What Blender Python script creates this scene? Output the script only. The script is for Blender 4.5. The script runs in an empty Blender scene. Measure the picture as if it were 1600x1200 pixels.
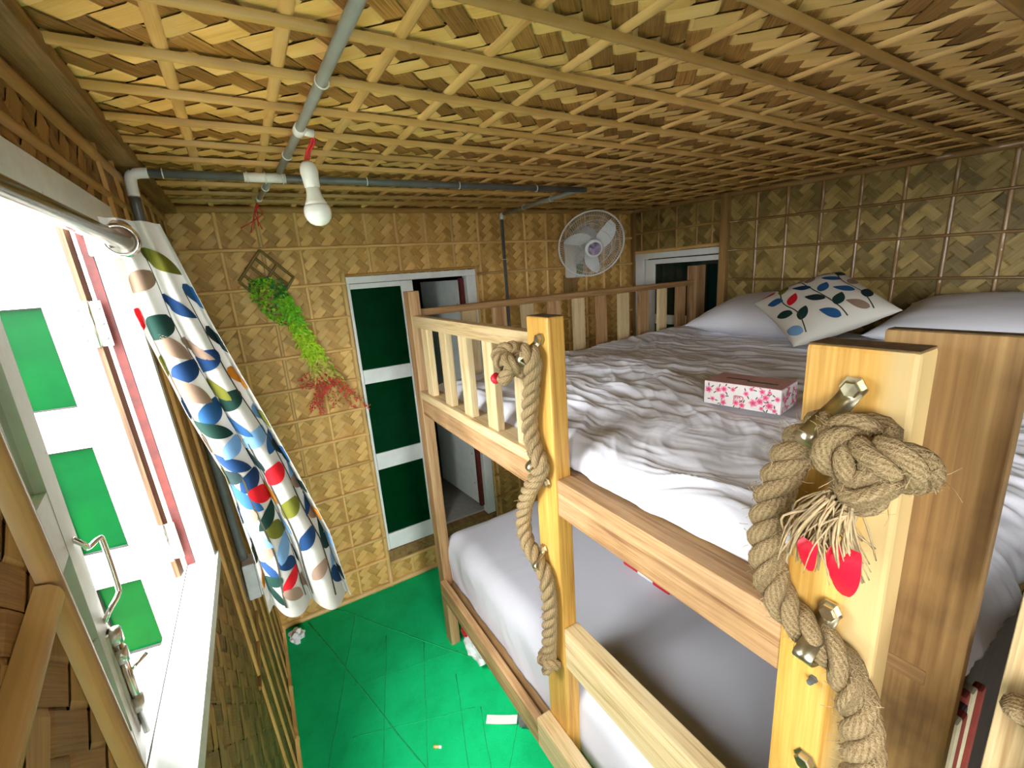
import bpy, bmesh, math, random
import numpy as np
from mathutils import Vector, Matrix, noise

R = random.Random(11)
SC = bpy.context.scene
COL = SC.collection
PI = math.pi

# ------------------------------------------------------------------ camera
# orthonormal camera frame solved from the vanishing points of the room
right = Vector((0.8552, -0.5131, -0.0702)); down = Vector((-0.1833, -0.1737, -0.9676)); fwd = Vector((0.4843, 0.8406, -0.2426))
cam_d = bpy.data.cameras.new('camera'); cam = bpy.data.objects.new('camera', cam_d); COL.objects.link(cam)
m = Matrix.Identity(4)
for i, v in enumerate((right, -down, -fwd)):
    for k in range(3): m[k][i] = v[k]
m[0][3], m[1][3], m[2][3] = 0.0, 0.0, 1.70
cam.matrix_world = m
cam_d.sensor_width = 36; cam_d.lens = 36 * 690 / 1600; cam_d.clip_start = 0.02
SC.camera = cam

# ------------------------------------------------------------------ light
W = bpy.data.worlds.new('overcast_sky'); SC.world = W; W.use_nodes = True
wn = W.node_tree.nodes; wn['Background'].inputs[0].default_value = (0.93, 0.97, 1.0, 1); wn['Background'].inputs[1].default_value = 10.0
sun_d = bpy.data.lights.new('hazy_sun', 'SUN'); sun_d.energy = 5.0; sun_d.angle = math.radians(28); sun_d.color = (1, .96, .88)
sun = bpy.data.objects.new('hazy_sun', sun_d); COL.objects.link(sun)
sun.rotation_euler = Vector((-0.42, -0.20, 1.0)).to_track_quat('Z', 'Y').to_euler()
def portal(loc, sx, sy, direction):
    d = bpy.data.lights.new('daylight_portal', 'AREA'); d.shape = 'RECTANGLE'; d.size = sx; d.size_y = sy
    o = bpy.data.objects.new('daylight_portal', d); COL.objects.link(o); o.location = loc
    o.rotation_euler = Vector(direction).to_track_quat('-Z', 'Y').to_euler()
    try: d.cycles.is_portal = True
    except Exception: pass
portal((-.30, .86, 1.46), 0.8, 0.78, (1, 0, 0))
portal((-.30, -.43, 1.47), .62, .82, (1, 0, 0))
portal((.15, -1.82, .97), .66, 1.95, (0, 1, 0))
vs = SC.view_settings
vs.view_transform = 'Standard'; vs.look = 'None'; vs.exposure = 1.3; vs.gamma = 1.0
try: vs.use_curve_mapping = False
except Exception: pass
try:
    SC.cycles.use_denoising = True; SC.cycles.max_bounces = 8; SC.cycles.diffuse_bounces = 4; SC.cycles.use_adaptive_sampling = True; SC.cycles.adaptive_threshold = .04
    SC.cycles.transmission_bounces = 6; SC.cycles.sample_clamp_indirect = 8
except Exception: pass

# ------------------------------------------------------------------ helpers
WL = {}
def wl(p): return WL.get(p.name, Vector((0, 0, 0))) if p is not None else Vector((0, 0, 0))
def tag(o, label=None, cat=None, group=None, kind=None):
    if label: o['label'] = label
    if cat: o['category'] = cat
    if group: o['group'] = group
    if kind: o['kind'] = kind
    return o
def empty(name, loc, label=None, cat=None, group=None, kind=None, parent=None):
    o = bpy.data.objects.new(name, None); COL.objects.link(o); o.empty_display_size = .05
    loc = Vector(loc); WL[o.name] = loc
    if parent: o.parent = parent; o.location = loc - wl(parent)
    else: o.location = loc
    return tag(o, label, cat, group, kind)
def mesh(name, V, F, mat, parent=None, smooth=False, uv=None, midx=None):
    """verts in world space; the origin goes to the middle of the piece"""
    A = np.array([tuple(v) for v in V], dtype=float)
    c = (A.min(0) + A.max(0)) / 2
    me = bpy.data.meshes.new(name); me.from_pydata([tuple(v) for v in (A - c)], [], F)
    for mm in (mat if isinstance(mat, (list, tuple)) else [mat]): me.materials.append(mm)
    if midx is not None: me.polygons.foreach_set('material_index', midx)
    if uv is not None:
        l = me.uv_layers.new(name='UVMap'); li = np.empty(len(me.loops), dtype=np.int32); me.loops.foreach_get('vertex_index', li)
        l.data.foreach_set('uv', np.array(uv, dtype=np.float32)[li].ravel())
    if smooth: me.polygons.foreach_set('use_smooth', [True] * len(me.polygons))
    me.update()
    o = bpy.data.objects.new(name, me); COL.objects.link(o); c = Vector(c); WL[o.name] = c
    if parent is not None: o.parent = parent; o.location = c - wl(parent)
    else: o.location = c
    return o
def axes_from(z, hint=(0, 0, 1)):
    z = Vector(z).normalized(); h = Vector(hint)
    if abs(z.dot(h)) > .95: h = Vector((1, 0, 0))
    x = h.cross(z).normalized(); return x, z.cross(x), z
def box_bm(bm, c, s, ax=None, bevel=0):
    c = Vector(c); ax = ax or (Vector((1, 0, 0)), Vector((0, 1, 0)), Vector((0, 0, 1)))
    b2 = bmesh.new(); bmesh.ops.create_cube(b2, size=1)
    for v in b2.verts: v.co = Vector((v.co.x * s[0], v.co.y * s[1], v.co.z * s[2]))
    if bevel: bmesh.ops.bevel(b2, geom=b2.edges[:], offset=bevel, segments=2, affect='EDGES', profile=.6)
    mp = {}
    for v in b2.verts: mp[v] = bm.verts.new(c + ax[0] * v.co.x + ax[1] * v.co.y + ax[2] * v.co.z)
    for f in b2.faces: bm.faces.new([mp[v] for v in f.verts])
    b2.free()
def bm_obj(name, bm, mat, parent=None, smooth=False):
    bm.verts.index_update()
    V = [v.co.copy() for v in bm.verts]; F = [[v.index for v in f.verts] for f in bm.faces]; bm.free()
    return mesh(name, V, F, mat, parent, smooth)
def box(name, lo, hi, mat, parent=None, bevel=.003):
    lo = Vector(lo); hi = Vector(hi); bm = bmesh.new()
    s = hi - lo; box_bm(bm, (lo + hi) / 2, s, None, min(bevel, .3 * min(s)))
    return bm_obj(name, bm, mat, parent)
def obox(name, c, s, ax, mat, parent=None, bevel=.002):
    bm = bmesh.new(); box_bm(bm, c, s, ax, min(bevel, .3 * min(s))); return bm_obj(name, bm, mat, parent)
def smooth_path(P, n=8):
    P = [Vector(p) for p in P]; out = []
    for i in range(len(P) - 1):
        p0 = P[max(i - 1, 0)]; p1 = P[i]; p2 = P[i + 1]; p3 = P[min(i + 2, len(P) - 1)]
        for k in range(n):
            t = k / n
            out.append(.5 * ((2 * p1) + (p2 - p0) * t + (2 * p0 - 5 * p1 + 4 * p2 - p3) * t * t + (3 * p1 - p0 - 3 * p2 + p3) * t ** 3))
    out.append(P[-1]); return out
def frames(P, closed=False):
    n = len(P); T = []
    for i in range(n):
        a = P[(i - 1) % n] if (closed or i > 0) else P[i]; b = P[(i + 1) % n] if (closed or i < n - 1) else P[i]
        d = b - a; T.append(d.normalized() if d.length > 1e-9 else Vector((0, 0, 1)))
    x, y, z = axes_from(T[0]); N = []
    for t in T:
        x = (x - t * x.dot(t)); x = x.normalized() if x.length > 1e-6 else axes_from(t)[0]; N.append((x.copy(), t.cross(x)))
    return T, N
def tube_geo(P, r, seg=8, closed=False, rf=None, squash=1):
    P = [Vector(p) for p in P]; T, N = frames(P, closed); V = []; F = []; UV = []; L = 0
    n = len(P)
    for i in range(n):
        if i: L += (P[i] - P[i - 1]).length
        rr = r * (rf(i / max(n - 1, 1)) if rf else 1)
        for k in range(seg):
            a = 2 * PI * k / seg
            V.append(P[i] + N[i][0] * math.cos(a) * rr + N[i][1] * math.sin(a) * rr * squash); UV.append((L, k / seg))
    for i in range(n if closed else n - 1):
        j = (i + 1) % n
        for k in range(seg):
            l = (k + 1) % seg; F.append((i * seg + k, i * seg + l, j * seg + l, j * seg + k))
    if not closed:
        F.append(tuple(reversed(range(seg)))); F.append(tuple(range((n - 1) * seg, n * seg)))
    return V, F, UV
def tube(name, P, r, mat, parent=None, seg=8, closed=False, rf=None, squash=1):
    V, F, UV = tube_geo(P, r, seg, closed, rf, squash); return mesh(name, V, F, mat, parent, True, UV)
def join_geo(parts):
    V = []; F = []; UV = []
    for v, f, u in parts:
        o = len(V); V += v; F += [tuple(i + o for i in q) for q in f]; UV += u
    return V, F, UV
def lathe_geo(prof, c, axis, seg=24):
    x, y, z = axes_from(axis); c = Vector(c); V = []; F = []; UV = []
    for h, r in prof:
        for k in range(seg):
            a = 2 * PI * k / seg; V.append(c + z * h + (x * math.cos(a) + y * math.sin(a)) * max(r, 1e-5)); UV.append((h, k / seg))
    for i in range(len(prof) - 1):
        for k in range(seg):
            l = (k + 1) % seg; F.append((i * seg + k, i * seg + l, (i + 1) * seg + l, (i + 1) * seg + k))
    F.append(tuple(reversed(range(seg)))); F.append(tuple(range((len(prof) - 1) * seg, len(prof) * seg)))
    return V, F, UV
def lathe(name, prof, c, axis, mat, parent=None, seg=24, smooth=True):
    V, F, UV = lathe_geo(prof, c, axis, seg); return mesh(name, V, F, mat, parent, smooth, UV)
def lerp(a, b, t): return a + (b - a) * t
def interp(P, t):
    n = len(P) - 1; x = min(max(t, 0), 1) * n; i = min(int(x), n - 1); f = x - i
    return tuple(lerp(P[i][k], P[i + 1][k], f) for k in range(len(P[0])))

# ------------------------------------------------------------------ materials
def nt(name):
    m = bpy.data.materials.new(name); m.use_nodes = True; t = m.node_tree; return m, t, t.nodes['Principled BSDF']
def N(t, typ, **kw):
    n = t.nodes.new(typ)
    for k, v in kw.items():
        if k.startswith('i_'): n.inputs[int(k[2:])].default_value = v
        else: setattr(n, k, v)
    return n
def ramp(t, fac, stops):
    r = t.nodes.new('ShaderNodeValToRGB'); e = r.color_ramp.elements
    while len(e) < len(stops): e.new(.5)
    for q, (p, c) in zip(e, stops): q.position = p; q.color = (*c, 1)
    t.links.new(fac, r.inputs[0]); return r
def tint(t, col, lo, hi):
    """per-object brightness variation"""
    oi = N(t, 'ShaderNodeObjectInfo'); mr = N(t, 'ShaderNodeMapRange'); mr.inputs[3].default_value = lo; mr.inputs[4].default_value = hi
    t.links.new(oi.outputs['Random'], mr.inputs[0]); h = N(t, 'ShaderNodeHueSaturation')
    t.links.new(mr.outputs[0], h.inputs['Value']); t.links.new(col, h.inputs['Color']); return h.outputs[0]
def bump(t, b, h, s, d=.002):
    n = N(t, 'ShaderNodeBump'); n.inputs['Strength'].default_value = s; n.inputs['Distance'].default_value = d
    t.links.new(h, n.inputs['Height']); t.links.new(n.outputs[0], b.inputs['Normal'])
def plain(name, col, rough=.5, metal=0, var=.12, scale=30, spec=.5, bs=0):
    m, t, b = nt(name); b.inputs['Roughness'].default_value = rough; b.inputs['Metallic'].default_value = metal
    b.inputs['Specular IOR Level'].default_value = spec
    tc = N(t, 'ShaderNodeTexCoord'); no = N(t, 'ShaderNodeTexNoise'); no.inputs['Scale'].default_value = scale; no.inputs['Detail'].default_value = 4
    t.links.new(tc.outputs['Object'], no.inputs['Vector'])
    r = ramp(t, no.outputs[0], [(.3, tuple(c * (1 - var) for c in col)), (.7, tuple(min(1, c * (1 + var)) for c in col))])
    t.links.new(r.outputs[0], b.inputs['Base Color'])
    if bs: bump(t, b, no.outputs[0], bs)
    return m
def wood(name, stops, axis, rough=.55, lo=.85, hi=1.12, freq=26, dirt=0.0):
    m, t, b = nt(name); b.inputs['Roughness'].default_value = rough; b.inputs['Specular IOR Level'].default_value = .35
    tc = N(t, 'ShaderNodeTexCoord'); oi = N(t, 'ShaderNodeObjectInfo')
    mul = N(t, 'ShaderNodeVectorMath', operation='SCALE'); mul.inputs['Scale'].default_value = 7
    cb = N(t, 'ShaderNodeCombineXYZ')
    for k in range(3): t.links.new(oi.outputs['Random'], cb.inputs[k])
    t.links.new(cb.outputs[0], mul.inputs[0])
    add = N(t, 'ShaderNodeVectorMath', operation='ADD'); t.links.new(tc.outputs['Object'], add.inputs[0]); t.links.new(mul.outputs[0], add.inputs[1])
    mp = N(t, 'ShaderNodeMapping'); sc = [freq] * 3; sc[axis] = freq * .06; mp.inputs['Scale'].default_value = sc
    t.links.new(add.outputs[0], mp.inputs[0])
    n1 = N(t, 'ShaderNodeTexNoise'); n1.inputs['Scale'].default_value = 1; n1.inputs['Detail'].default_value = 5; n1.inputs['Distortion'].default_value = 1.6
    t.links.new(mp.outputs[0], n1.inputs['Vector'])
    mp2 = N(t, 'ShaderNodeMapping'); sc = [freq * 12] * 3; sc[axis] = freq * .35; mp2.inputs['Scale'].default_value = sc
    t.links.new(add.outputs[0], mp2.inputs[0]); n2 = N(t, 'ShaderNodeTexNoise'); n2.inputs['Detail'].default_value = 3
    n2.inputs['Scale'].default_value = 1; t.links.new(mp2.outputs[0], n2.inputs['Vector'])
    mx = N(t, 'ShaderNodeMix'); mx.inputs[0].default_value = .38
    t.links.new(n1.outputs[0], mx.inputs[2]); t.links.new(n2.outputs[0], mx.inputs[3])
    r = ramp(t, mx.outputs[0], stops); col = tint(t, r.outputs[0], lo, hi)
    if dirt:
        n3 = N(t, 'ShaderNodeTexNoise'); n3.inputs['Scale'].default_value = 7; n3.inputs['Detail'].default_value = 6; t.links.new(add.outputs[0], n3.inputs['Vector'])
        r3 = ramp(t, n3.outputs[0], [(.42, (1, 1, 1)), (.68, (1 - dirt,) * 3)])
        mm = N(t, 'ShaderNodeMix', data_type='RGBA', blend_type='MULTIPLY'); mm.inputs[0].default_value = 1
        t.links.new(col, mm.inputs[6]); t.links.new(r3.outputs[0], mm.inputs[7]); col = mm.outputs[2]
    t.links.new(col, b.inputs['Base Color']); bump(t, b, n2.outputs[0], .25, .001)
    return m
def bamboo(name, stops, lo, hi, rough=.5, streak=.5, spec=.3):
    """split bamboo strip: fibres run along the UV u axis"""
    if not name.startswith('olive'): stops = [(p, (min(1, c[0] * 1.04), c[1] * .93, c[2] * .86)) for p, c in stops]
    m, t, b = nt(name); b.inputs['Roughness'].default_value = rough; b.inputs['Specular IOR Level'].default_value = spec
    tc = N(t, 'ShaderNodeTexCoord'); oi = N(t, 'ShaderNodeObjectInfo'); cb = N(t, 'ShaderNodeCombineXYZ')
    s9 = N(t, 'ShaderNodeMath', operation='MULTIPLY'); s9.inputs[1].default_value = 41; t.links.new(oi.outputs['Random'], s9.inputs[0])
    t.links.new(s9.outputs[0], cb.inputs[0]); t.links.new(s9.outputs[0], cb.inputs[1])
    ad = N(t, 'ShaderNodeVectorMath', operation='ADD'); t.links.new(tc.outputs['UV'], ad.inputs[0]); t.links.new(cb.outputs[0], ad.inputs[1])
    mp = N(t, 'ShaderNodeMapping'); mp.inputs['Scale'].default_value = (9, 420, 1); t.links.new(ad.outputs[0], mp.inputs[0])
    n = N(t, 'ShaderNodeTexNoise'); n.inputs['Scale'].default_value = 1; n.inputs['Detail'].default_value = 3; n.inputs['Roughness'].default_value = .6
    t.links.new(mp.outputs[0], n.inputs['Vector'])
    mp2 = N(t, 'ShaderNodeMapping'); mp2.inputs['Scale'].default_value = (6, 25, 1); t.links.new(ad.outputs[0], mp2.inputs[0])
    n2 = N(t, 'ShaderNodeTexNoise'); n2.inputs['Scale'].default_value = 1; n2.inputs['Detail'].default_value = 2; t.links.new(mp2.outputs[0], n2.inputs['Vector'])
    mx = N(t, 'ShaderNodeMix'); mx.inputs[0].default_value = 1 - streak; t.links.new(n.outputs[0], mx.inputs[2]); t.links.new(n2.outputs[0], mx.inputs[3])
    r = ramp(t, mx.outputs[0], stops); t.links.new(tint(t, r.outputs[0], lo, hi), b.inputs['Base Color'])
    bump(t, b, n.outputs[0], .35, .0008)
    return m
def cloth(name, col, rough=.85, transl=0, scale=900, sub=.0):
    m, t, b = nt(name); b.inputs['Roughness'].default_value = rough; b.inputs['Specular IOR Level'].default_value = .2
    tc = N(t, 'ShaderNodeTexCoord'); n = N(t, 'ShaderNodeTexNoise'); n.inputs['Scale'].default_value = scale; n.inputs['Detail'].default_value = 2
    t.links.new(tc.outputs['Object'], n.inputs['Vector']); r = ramp(t, n.outputs[0], [(.3, tuple(c * .94 for c in col)), (.7, col)])
    t.links.new(r.outputs[0], b.inputs['Base Color']); bump(t, b, n.outputs[0], .15, .0005)
    if transl:
        tr = N(t, 'ShaderNodeBsdfTranslucent'); t.links.new(r.outputs[0], tr.inputs[0]); mx = N(t, 'ShaderNodeMixShader'); mx.inputs[0].default_value = transl
        t.links.new(b.outputs[0], mx.inputs[1]); t.links.new(tr.outputs[0], mx.inputs[2]); t.links.new(mx.outputs[0], t.nodes['Material Output'].inputs[0])
    return m

LIGHT = [(.25, (.42, .25, .06)), (.45, (.69, .47, .15)), (.75, (.84, .63, .27))]
DARK = [(.30, (.09, .04, .008)), (.48, (.29, .155, .035)), (.72, (.52, .33, .10))]
m_strip_a = bamboo('pale_bamboo_strip', [(.25, (.46, .28, .06)), (.45, (.76, .53, .17)), (.75, (.90, .70, .32))], .85, 1.1, streak=.4)
m_strip_b = bamboo('tan_bamboo_strip', DARK, .7, 1.15, streak=.65)
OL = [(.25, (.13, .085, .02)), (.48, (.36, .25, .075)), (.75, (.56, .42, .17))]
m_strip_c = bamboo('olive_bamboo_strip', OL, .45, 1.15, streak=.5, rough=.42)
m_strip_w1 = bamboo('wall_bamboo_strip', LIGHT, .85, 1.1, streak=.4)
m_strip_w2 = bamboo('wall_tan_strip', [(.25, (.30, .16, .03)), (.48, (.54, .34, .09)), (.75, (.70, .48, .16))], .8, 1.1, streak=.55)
m_strip_l1 = bamboo('shaded_bamboo_strip', [(.25, (.13, .07, .02)), (.48, (.27, .165, .05)), (.75, (.42, .28, .10))], .7, 1.2, streak=.5)  # left wall strips, browned to paint in the shade of the backlit wall
m_strip_l2 = bamboo('shaded_dark_bamboo_strip', [(.25, (.09, .045, .012)), (.48, (.20, .11, .03)), (.75, (.34, .21, .07))], .7, 1.2, streak=.6)
m_batten = bamboo('bamboo_batten', [(.2, (.44, .26, .075)), (.5, (.76, .53, .20)), (.8, (.86, .67, .32))], .8, 1.08, rough=.4, streak=.35, spec=.4)
m_purlin = bamboo('brown_batten', [(.2, (.22, .12, .03)), (.5, (.42, .26, .08)), (.8, (.55, .38, .14))], .75, 1.08, rough=.42, streak=.35, spec=.4)
m_purlin2 = bamboo('tan_batten', [(.2, (.28, .16, .04)), (.5, (.52, .34, .11)), (.8, (.66, .48, .20))], .75, 1.08, rough=.42, streak=.35, spec=.4)
m_batten_gl = bamboo('varnished_batten', [(.2, (.16, .09, .03)), (.5, (.32, .20, .08)), (.8, (.45, .32, .15))], .7, 1.1, rough=.22, streak=.35, spec=.7)
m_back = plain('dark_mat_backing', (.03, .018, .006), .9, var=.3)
m_beam = wood('stained_beam', [(.3, (.13, .065, .02)), (.5, (.30, .17, .055)), (.7, (.46, .28, .10))], 1, dirt=.3)
m_beamz = wood('stained_beam_upright', [(.3, (.13, .065, .02)), (.5, (.30, .17, .055)), (.7, (.44, .27, .10))], 2)
YEL = [(.30, (.36, .15, .022)), (.48, (.60, .32, .065)), (.62, (.68, .40, .10)), (.78, (.76, .54, .22))]
PAL = [(.32, (.36, .21, .085)), (.46, (.60, .44, .22)), (.6, (.68, .53, .30)), (.75, (.76, .63, .40))]
TAN = [(.32, (.20, .09, .035)), (.45, (.42, .235, .10)), (.58, (.54, .33, .16)), (.75, (.66, .46, .26))]
BRN = [(.25, (.12, .055, .02)), (.5, (.34, .19, .075)), (.75, (.52, .33, .15))]
m_yel = wood('yellow_teak_post', YEL, 2, .42, .95, 1.05, 22)
def sapwood():
    m = wood('yellow_teak_post_sapwood', YEL, 2, .42, .95, 1.05, 22); t = m.node_tree; b = t.nodes['Principled BSDF']
    src = b.inputs['Base Color'].links[0].from_socket; tc = N(t, 'ShaderNodeTexCoord'); sx = N(t, 'ShaderNodeSeparateXYZ'); t.links.new(tc.outputs['Object'], sx.inputs[0])
    n = N(t, 'ShaderNodeTexNoise'); n.inputs['Scale'].default_value = 3; n.inputs['Detail'].default_value = 3; t.links.new(tc.outputs['Object'], n.inputs['Vector'])
    ma = N(t, 'ShaderNodeMath', operation='MULTIPLY_ADD'); ma.inputs[1].default_value = .05; t.links.new(n.outputs[0], ma.inputs[0]); t.links.new(sx.outputs[1], ma.inputs[2])
    mr = N(t, 'ShaderNodeMapRange'); mr.inputs[1].default_value = .012; mr.inputs[2].default_value = -.006; t.links.new(ma.outputs[0], mr.inputs[0])
    mx = N(t, 'ShaderNodeMix', data_type='RGBA'); t.links.new(mr.outputs[0], mx.inputs[0]); t.links.new(src, mx.inputs[6]); mx.inputs[7].default_value = (.60, .42, .18, 1)
    t.links.new(mx.outputs[2], b.inputs['Base Color']); return m
m_sap = sapwood()
m_pal_y = wood('pale_timber_y', PAL, 1); m_pal_z = wood('pale_timber_z', PAL, 2, lo=.82, hi=1.1); m_pal_x = wood('pale_timber_x', PAL, 0)
m_tan_y = wood('tan_timber_y', TAN, 1, dirt=.25); m_tan_z = wood('tan_timber_z', TAN, 2, lo=.75, hi=1.05); m_tan_x = wood('tan_timber_x', BRN, 0)
m_brn_z = wood('brown_plank', [(.28, (.09, .04, .012)), (.5, (.28, .155, .055)), (.75, (.50, .31, .12))], 2, dirt=.8, freq=14)
m_ply = wood('brown_plywood', BRN, 1, dirt=.2)
m_white = plain('white_oil_paint', (.80, .81, .77), .45, var=.06, scale=18, bs=.1)
def paint_worn():
    m, t, b = nt('worn_white_paint'); b.inputs['Roughness'].default_value = .5
    tc = N(t, 'ShaderNodeTexCoord'); n = N(t, 'ShaderNodeTexNoise'); n.inputs['Scale'].default_value = 22; n.inputs['Detail'].default_value = 9; n.inputs['Roughness'].default_value = .72
    t.links.new(tc.outputs['Object'], n.inputs['Vector'])
    r = ramp(t, n.outputs[0], [(.0, (.22, .13, .08)), (.335, (.36, .26, .18)), (.36, (.58, .60, .57)), (.6, (.66, .68, .65))])
    t.links.new(r.outputs[0], b.inputs['Base Color']); bump(t, b, n.outputs[0], .2); return m
m_worn = paint_worn()
m_red = plain('red_oxide_paint', (.11, .012, .008), .6, var=.35, scale=40)
m_hinge = plain('zinc_hinge', (.62, .60, .55), .35, .9)
m_chrome = plain('chrome', (.78, .77, .74), .16, 1, var=.05)
m_brass = plain('brassy_steel', (.58, .52, .36), .32, 1, var=.1, scale=60)
m_dk = plain('black_void', (.01, .01, .01), .6)
m_grey = plain('grey_conduit', (.30, .32, .30), .4, var=.1)
m_dkgrey = plain('dark_conduit', (.11, .12, .115), .4, var=.15)
m_wplast = plain('white_plastic', (.82, .82, .80), .35, var=.03)
m_bulb = plain('frosted_bulb', (.90, .90, .90), .25, var=.02)
m_wire = plain('red_wire', (.55, .01, .015), .4)
m_sheet = cloth('white_cotton_sheet', (.77, .765, .82), .9)
m_pillow = cloth('white_pillowcase', (.78, .775, .83), .9)
m_curt = cloth('cream_curtain', (.52, .50, .455), .85, transl=.16)
m_cush = cloth('cream_cushion_cotton', (.76, .72, .63), .85)
LEAFC = [(.012, .045, .13), (.025, .10, .25), (.18, .34, .55), (.012, .03, .032), (.16, .16, .02), (.30, .20, .14), (.60, .22, .015), (.62, .012, .02), (.01, .04, .03)]
m_leafs = [cloth('leaf_print_%d' % i, c, .85, transl=.25) for i, c in enumerate(LEAFC)]
m_leafs2 = [cloth('cushion_leaf_print_%d' % i, c, .85) for i, c in enumerate(LEAFC)]
m_stem = cloth('print_stem', (.05, .045, .03), .85)
def green_pane():
    m, t, b = nt('green_film_glass'); b.inputs['Base Color'].default_value = (.005, .24, .075, 1); b.inputs['Roughness'].default_value = .12
    tc = N(t, 'ShaderNodeTexCoord'); n = N(t, 'ShaderNodeTexNoise'); n.inputs['Scale'].default_value = 9; n.inputs['Detail'].default_value = 5
    t.links.new(tc.outputs['Object'], n.inputs['Vector']); r = ramp(t, n.outputs[0], [(.3, (.002, .13, .032)), (.7, (.004, .22, .055))])
    tr = N(t, 'ShaderNodeBsdfTranslucent'); gl = N(t, 'ShaderNodeBsdfGlossy'); gl.inputs['Roughness'].default_value = .22
    t.links.new(r.outputs[0], tr.inputs[0])
    df = N(t, 'ShaderNodeBsdfDiffuse'); df.inputs[0].default_value = (.002, .13, .035, 1)
    a = N(t, 'ShaderNodeMixShader'); a.inputs[0].default_value = .8; t.links.new(df.outputs[0], a.inputs[1]); t.links.new(tr.outputs[0], a.inputs[2])
    fr = N(t, 'ShaderNodeFresnel'); fr.inputs[0].default_value = 1.16
    c = N(t, 'ShaderNodeMixShader'); t.links.new(fr.outputs[0], c.inputs[0]); t.links.new(a.outputs[0], c.inputs[1]); t.links.new(gl.outputs[0], c.inputs[2])
    t.links.new(c.outputs[0], t.nodes['Material Output'].inputs[0]); bump(t, b, n.outputs[0], .1); return m
m_pane = green_pane()
def carpet():
    m, t, b = nt('green_needle_carpet'); b.inputs['Roughness'].default_value = .85; b.inputs['Specular IOR Level'].default_value = .25
    tc = N(t, 'ShaderNodeTexCoord'); n = N(t, 'ShaderNodeTexNoise'); n.inputs['Scale'].default_value = 7; n.inputs['Detail'].default_value = 8; n.inputs['Roughness'].default_value = .65
    t.links.new(tc.outputs['Object'], n.inputs['Vector']); n2 = N(t, 'ShaderNodeTexNoise'); n2.inputs['Scale'].default_value = 380; n2.inputs['Detail'].default_value = 2
    t.links.new(tc.outputs['Object'], n2.inputs['Vector'])
    mx = N(t, 'ShaderNodeMix'); mx.inputs[0].default_value = .3; t.links.new(n.outputs[0], mx.inputs[2]); t.links.new(n2.outputs[0], mx.inputs[3])
    r = ramp(t, mx.outputs[0], [(.25, (.0, .36, .10)), (.5, (.0, .56, .18)), (.75, (.006, .66, .24))]); t.links.new(r.outputs[0], b.inputs['Base Color'])
    bump(t, b, n2.outputs[0], .5, .002); return m
m_carpet = carpet()
m_seam = plain('carpet_crease', (.0, .43, .135), .9, var=.25)
m_rope = None
def rope_mat():
    m, t, b = nt('jute_rope'); b.inputs['Roughness'].default_value = .9; b.inputs['Specular IOR Level'].default_value = .15
    tc = N(t, 'ShaderNodeTexCoord'); mp = N(t, 'ShaderNodeMapping'); mp.inputs['Scale'].default_value = (120, 9, 1); mp.inputs['Rotation'].default_value = (0, 0, .0)
    sx = N(t, 'ShaderNodeSeparateXYZ'); t.links.new(tc.outputs['UV'], sx.inputs[0])
    # yarns wind round the strand: v + 22*u
    ma = N(t, 'ShaderNodeMath', operation='MULTIPLY_ADD'); ma.inputs[1].default_value = 11; t.links.new(sx.outputs[0], ma.inputs[0]); t.links.new(sx.outputs[1], ma.inputs[2])
    m8 = N(t, 'ShaderNodeMath', operation='MULTIPLY'); m8.inputs[1].default_value = 2 * PI * 9; t.links.new(ma.outputs[0], m8.inputs[0])
    si = N(t, 'ShaderNodeMath', operation='SINE'); t.links.new(m8.outputs[0], si.inputs[0])
    n = N(t, 'ShaderNodeTexNoise'); n.inputs['Scale'].default_value = 600; n.inputs['Detail'].default_value = 4; t.links.new(tc.outputs['Object'], n.inputs['Vector'])
    ad = N(t, 'ShaderNodeMath', operation='MULTIPLY_ADD'); ad.inputs[1].default_value = .10; t.links.new(si.outputs[0], ad.inputs[0]); t.links.new(n.outputs[0], ad.inputs[2])
    r = ramp(t, ad.outputs[0], [(.3, (.25, .16, .07)), (.5, (.40, .275, .135)), (.7, (.50, .37, .20))]); t.links.new(r.outputs[0], b.inputs['Base Color'])
    bump(t, b, ad.outputs[0], 1.0, .004); return m
m_rope = rope_mat()
m_fray = plain('frayed_jute', (.44, .315, .165), .9, var=.25, scale=80)
m_redtape = plain('red_tape', (.62, .008, .03), .4, var=.1)
H = 2.062
def zc(x, y): return H - .011 * max(0, 1.7 - y) * max(x, 0)
def xw(z): return -.145 - .0345 * z
FW, RW = 2.31, 2.38

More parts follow.
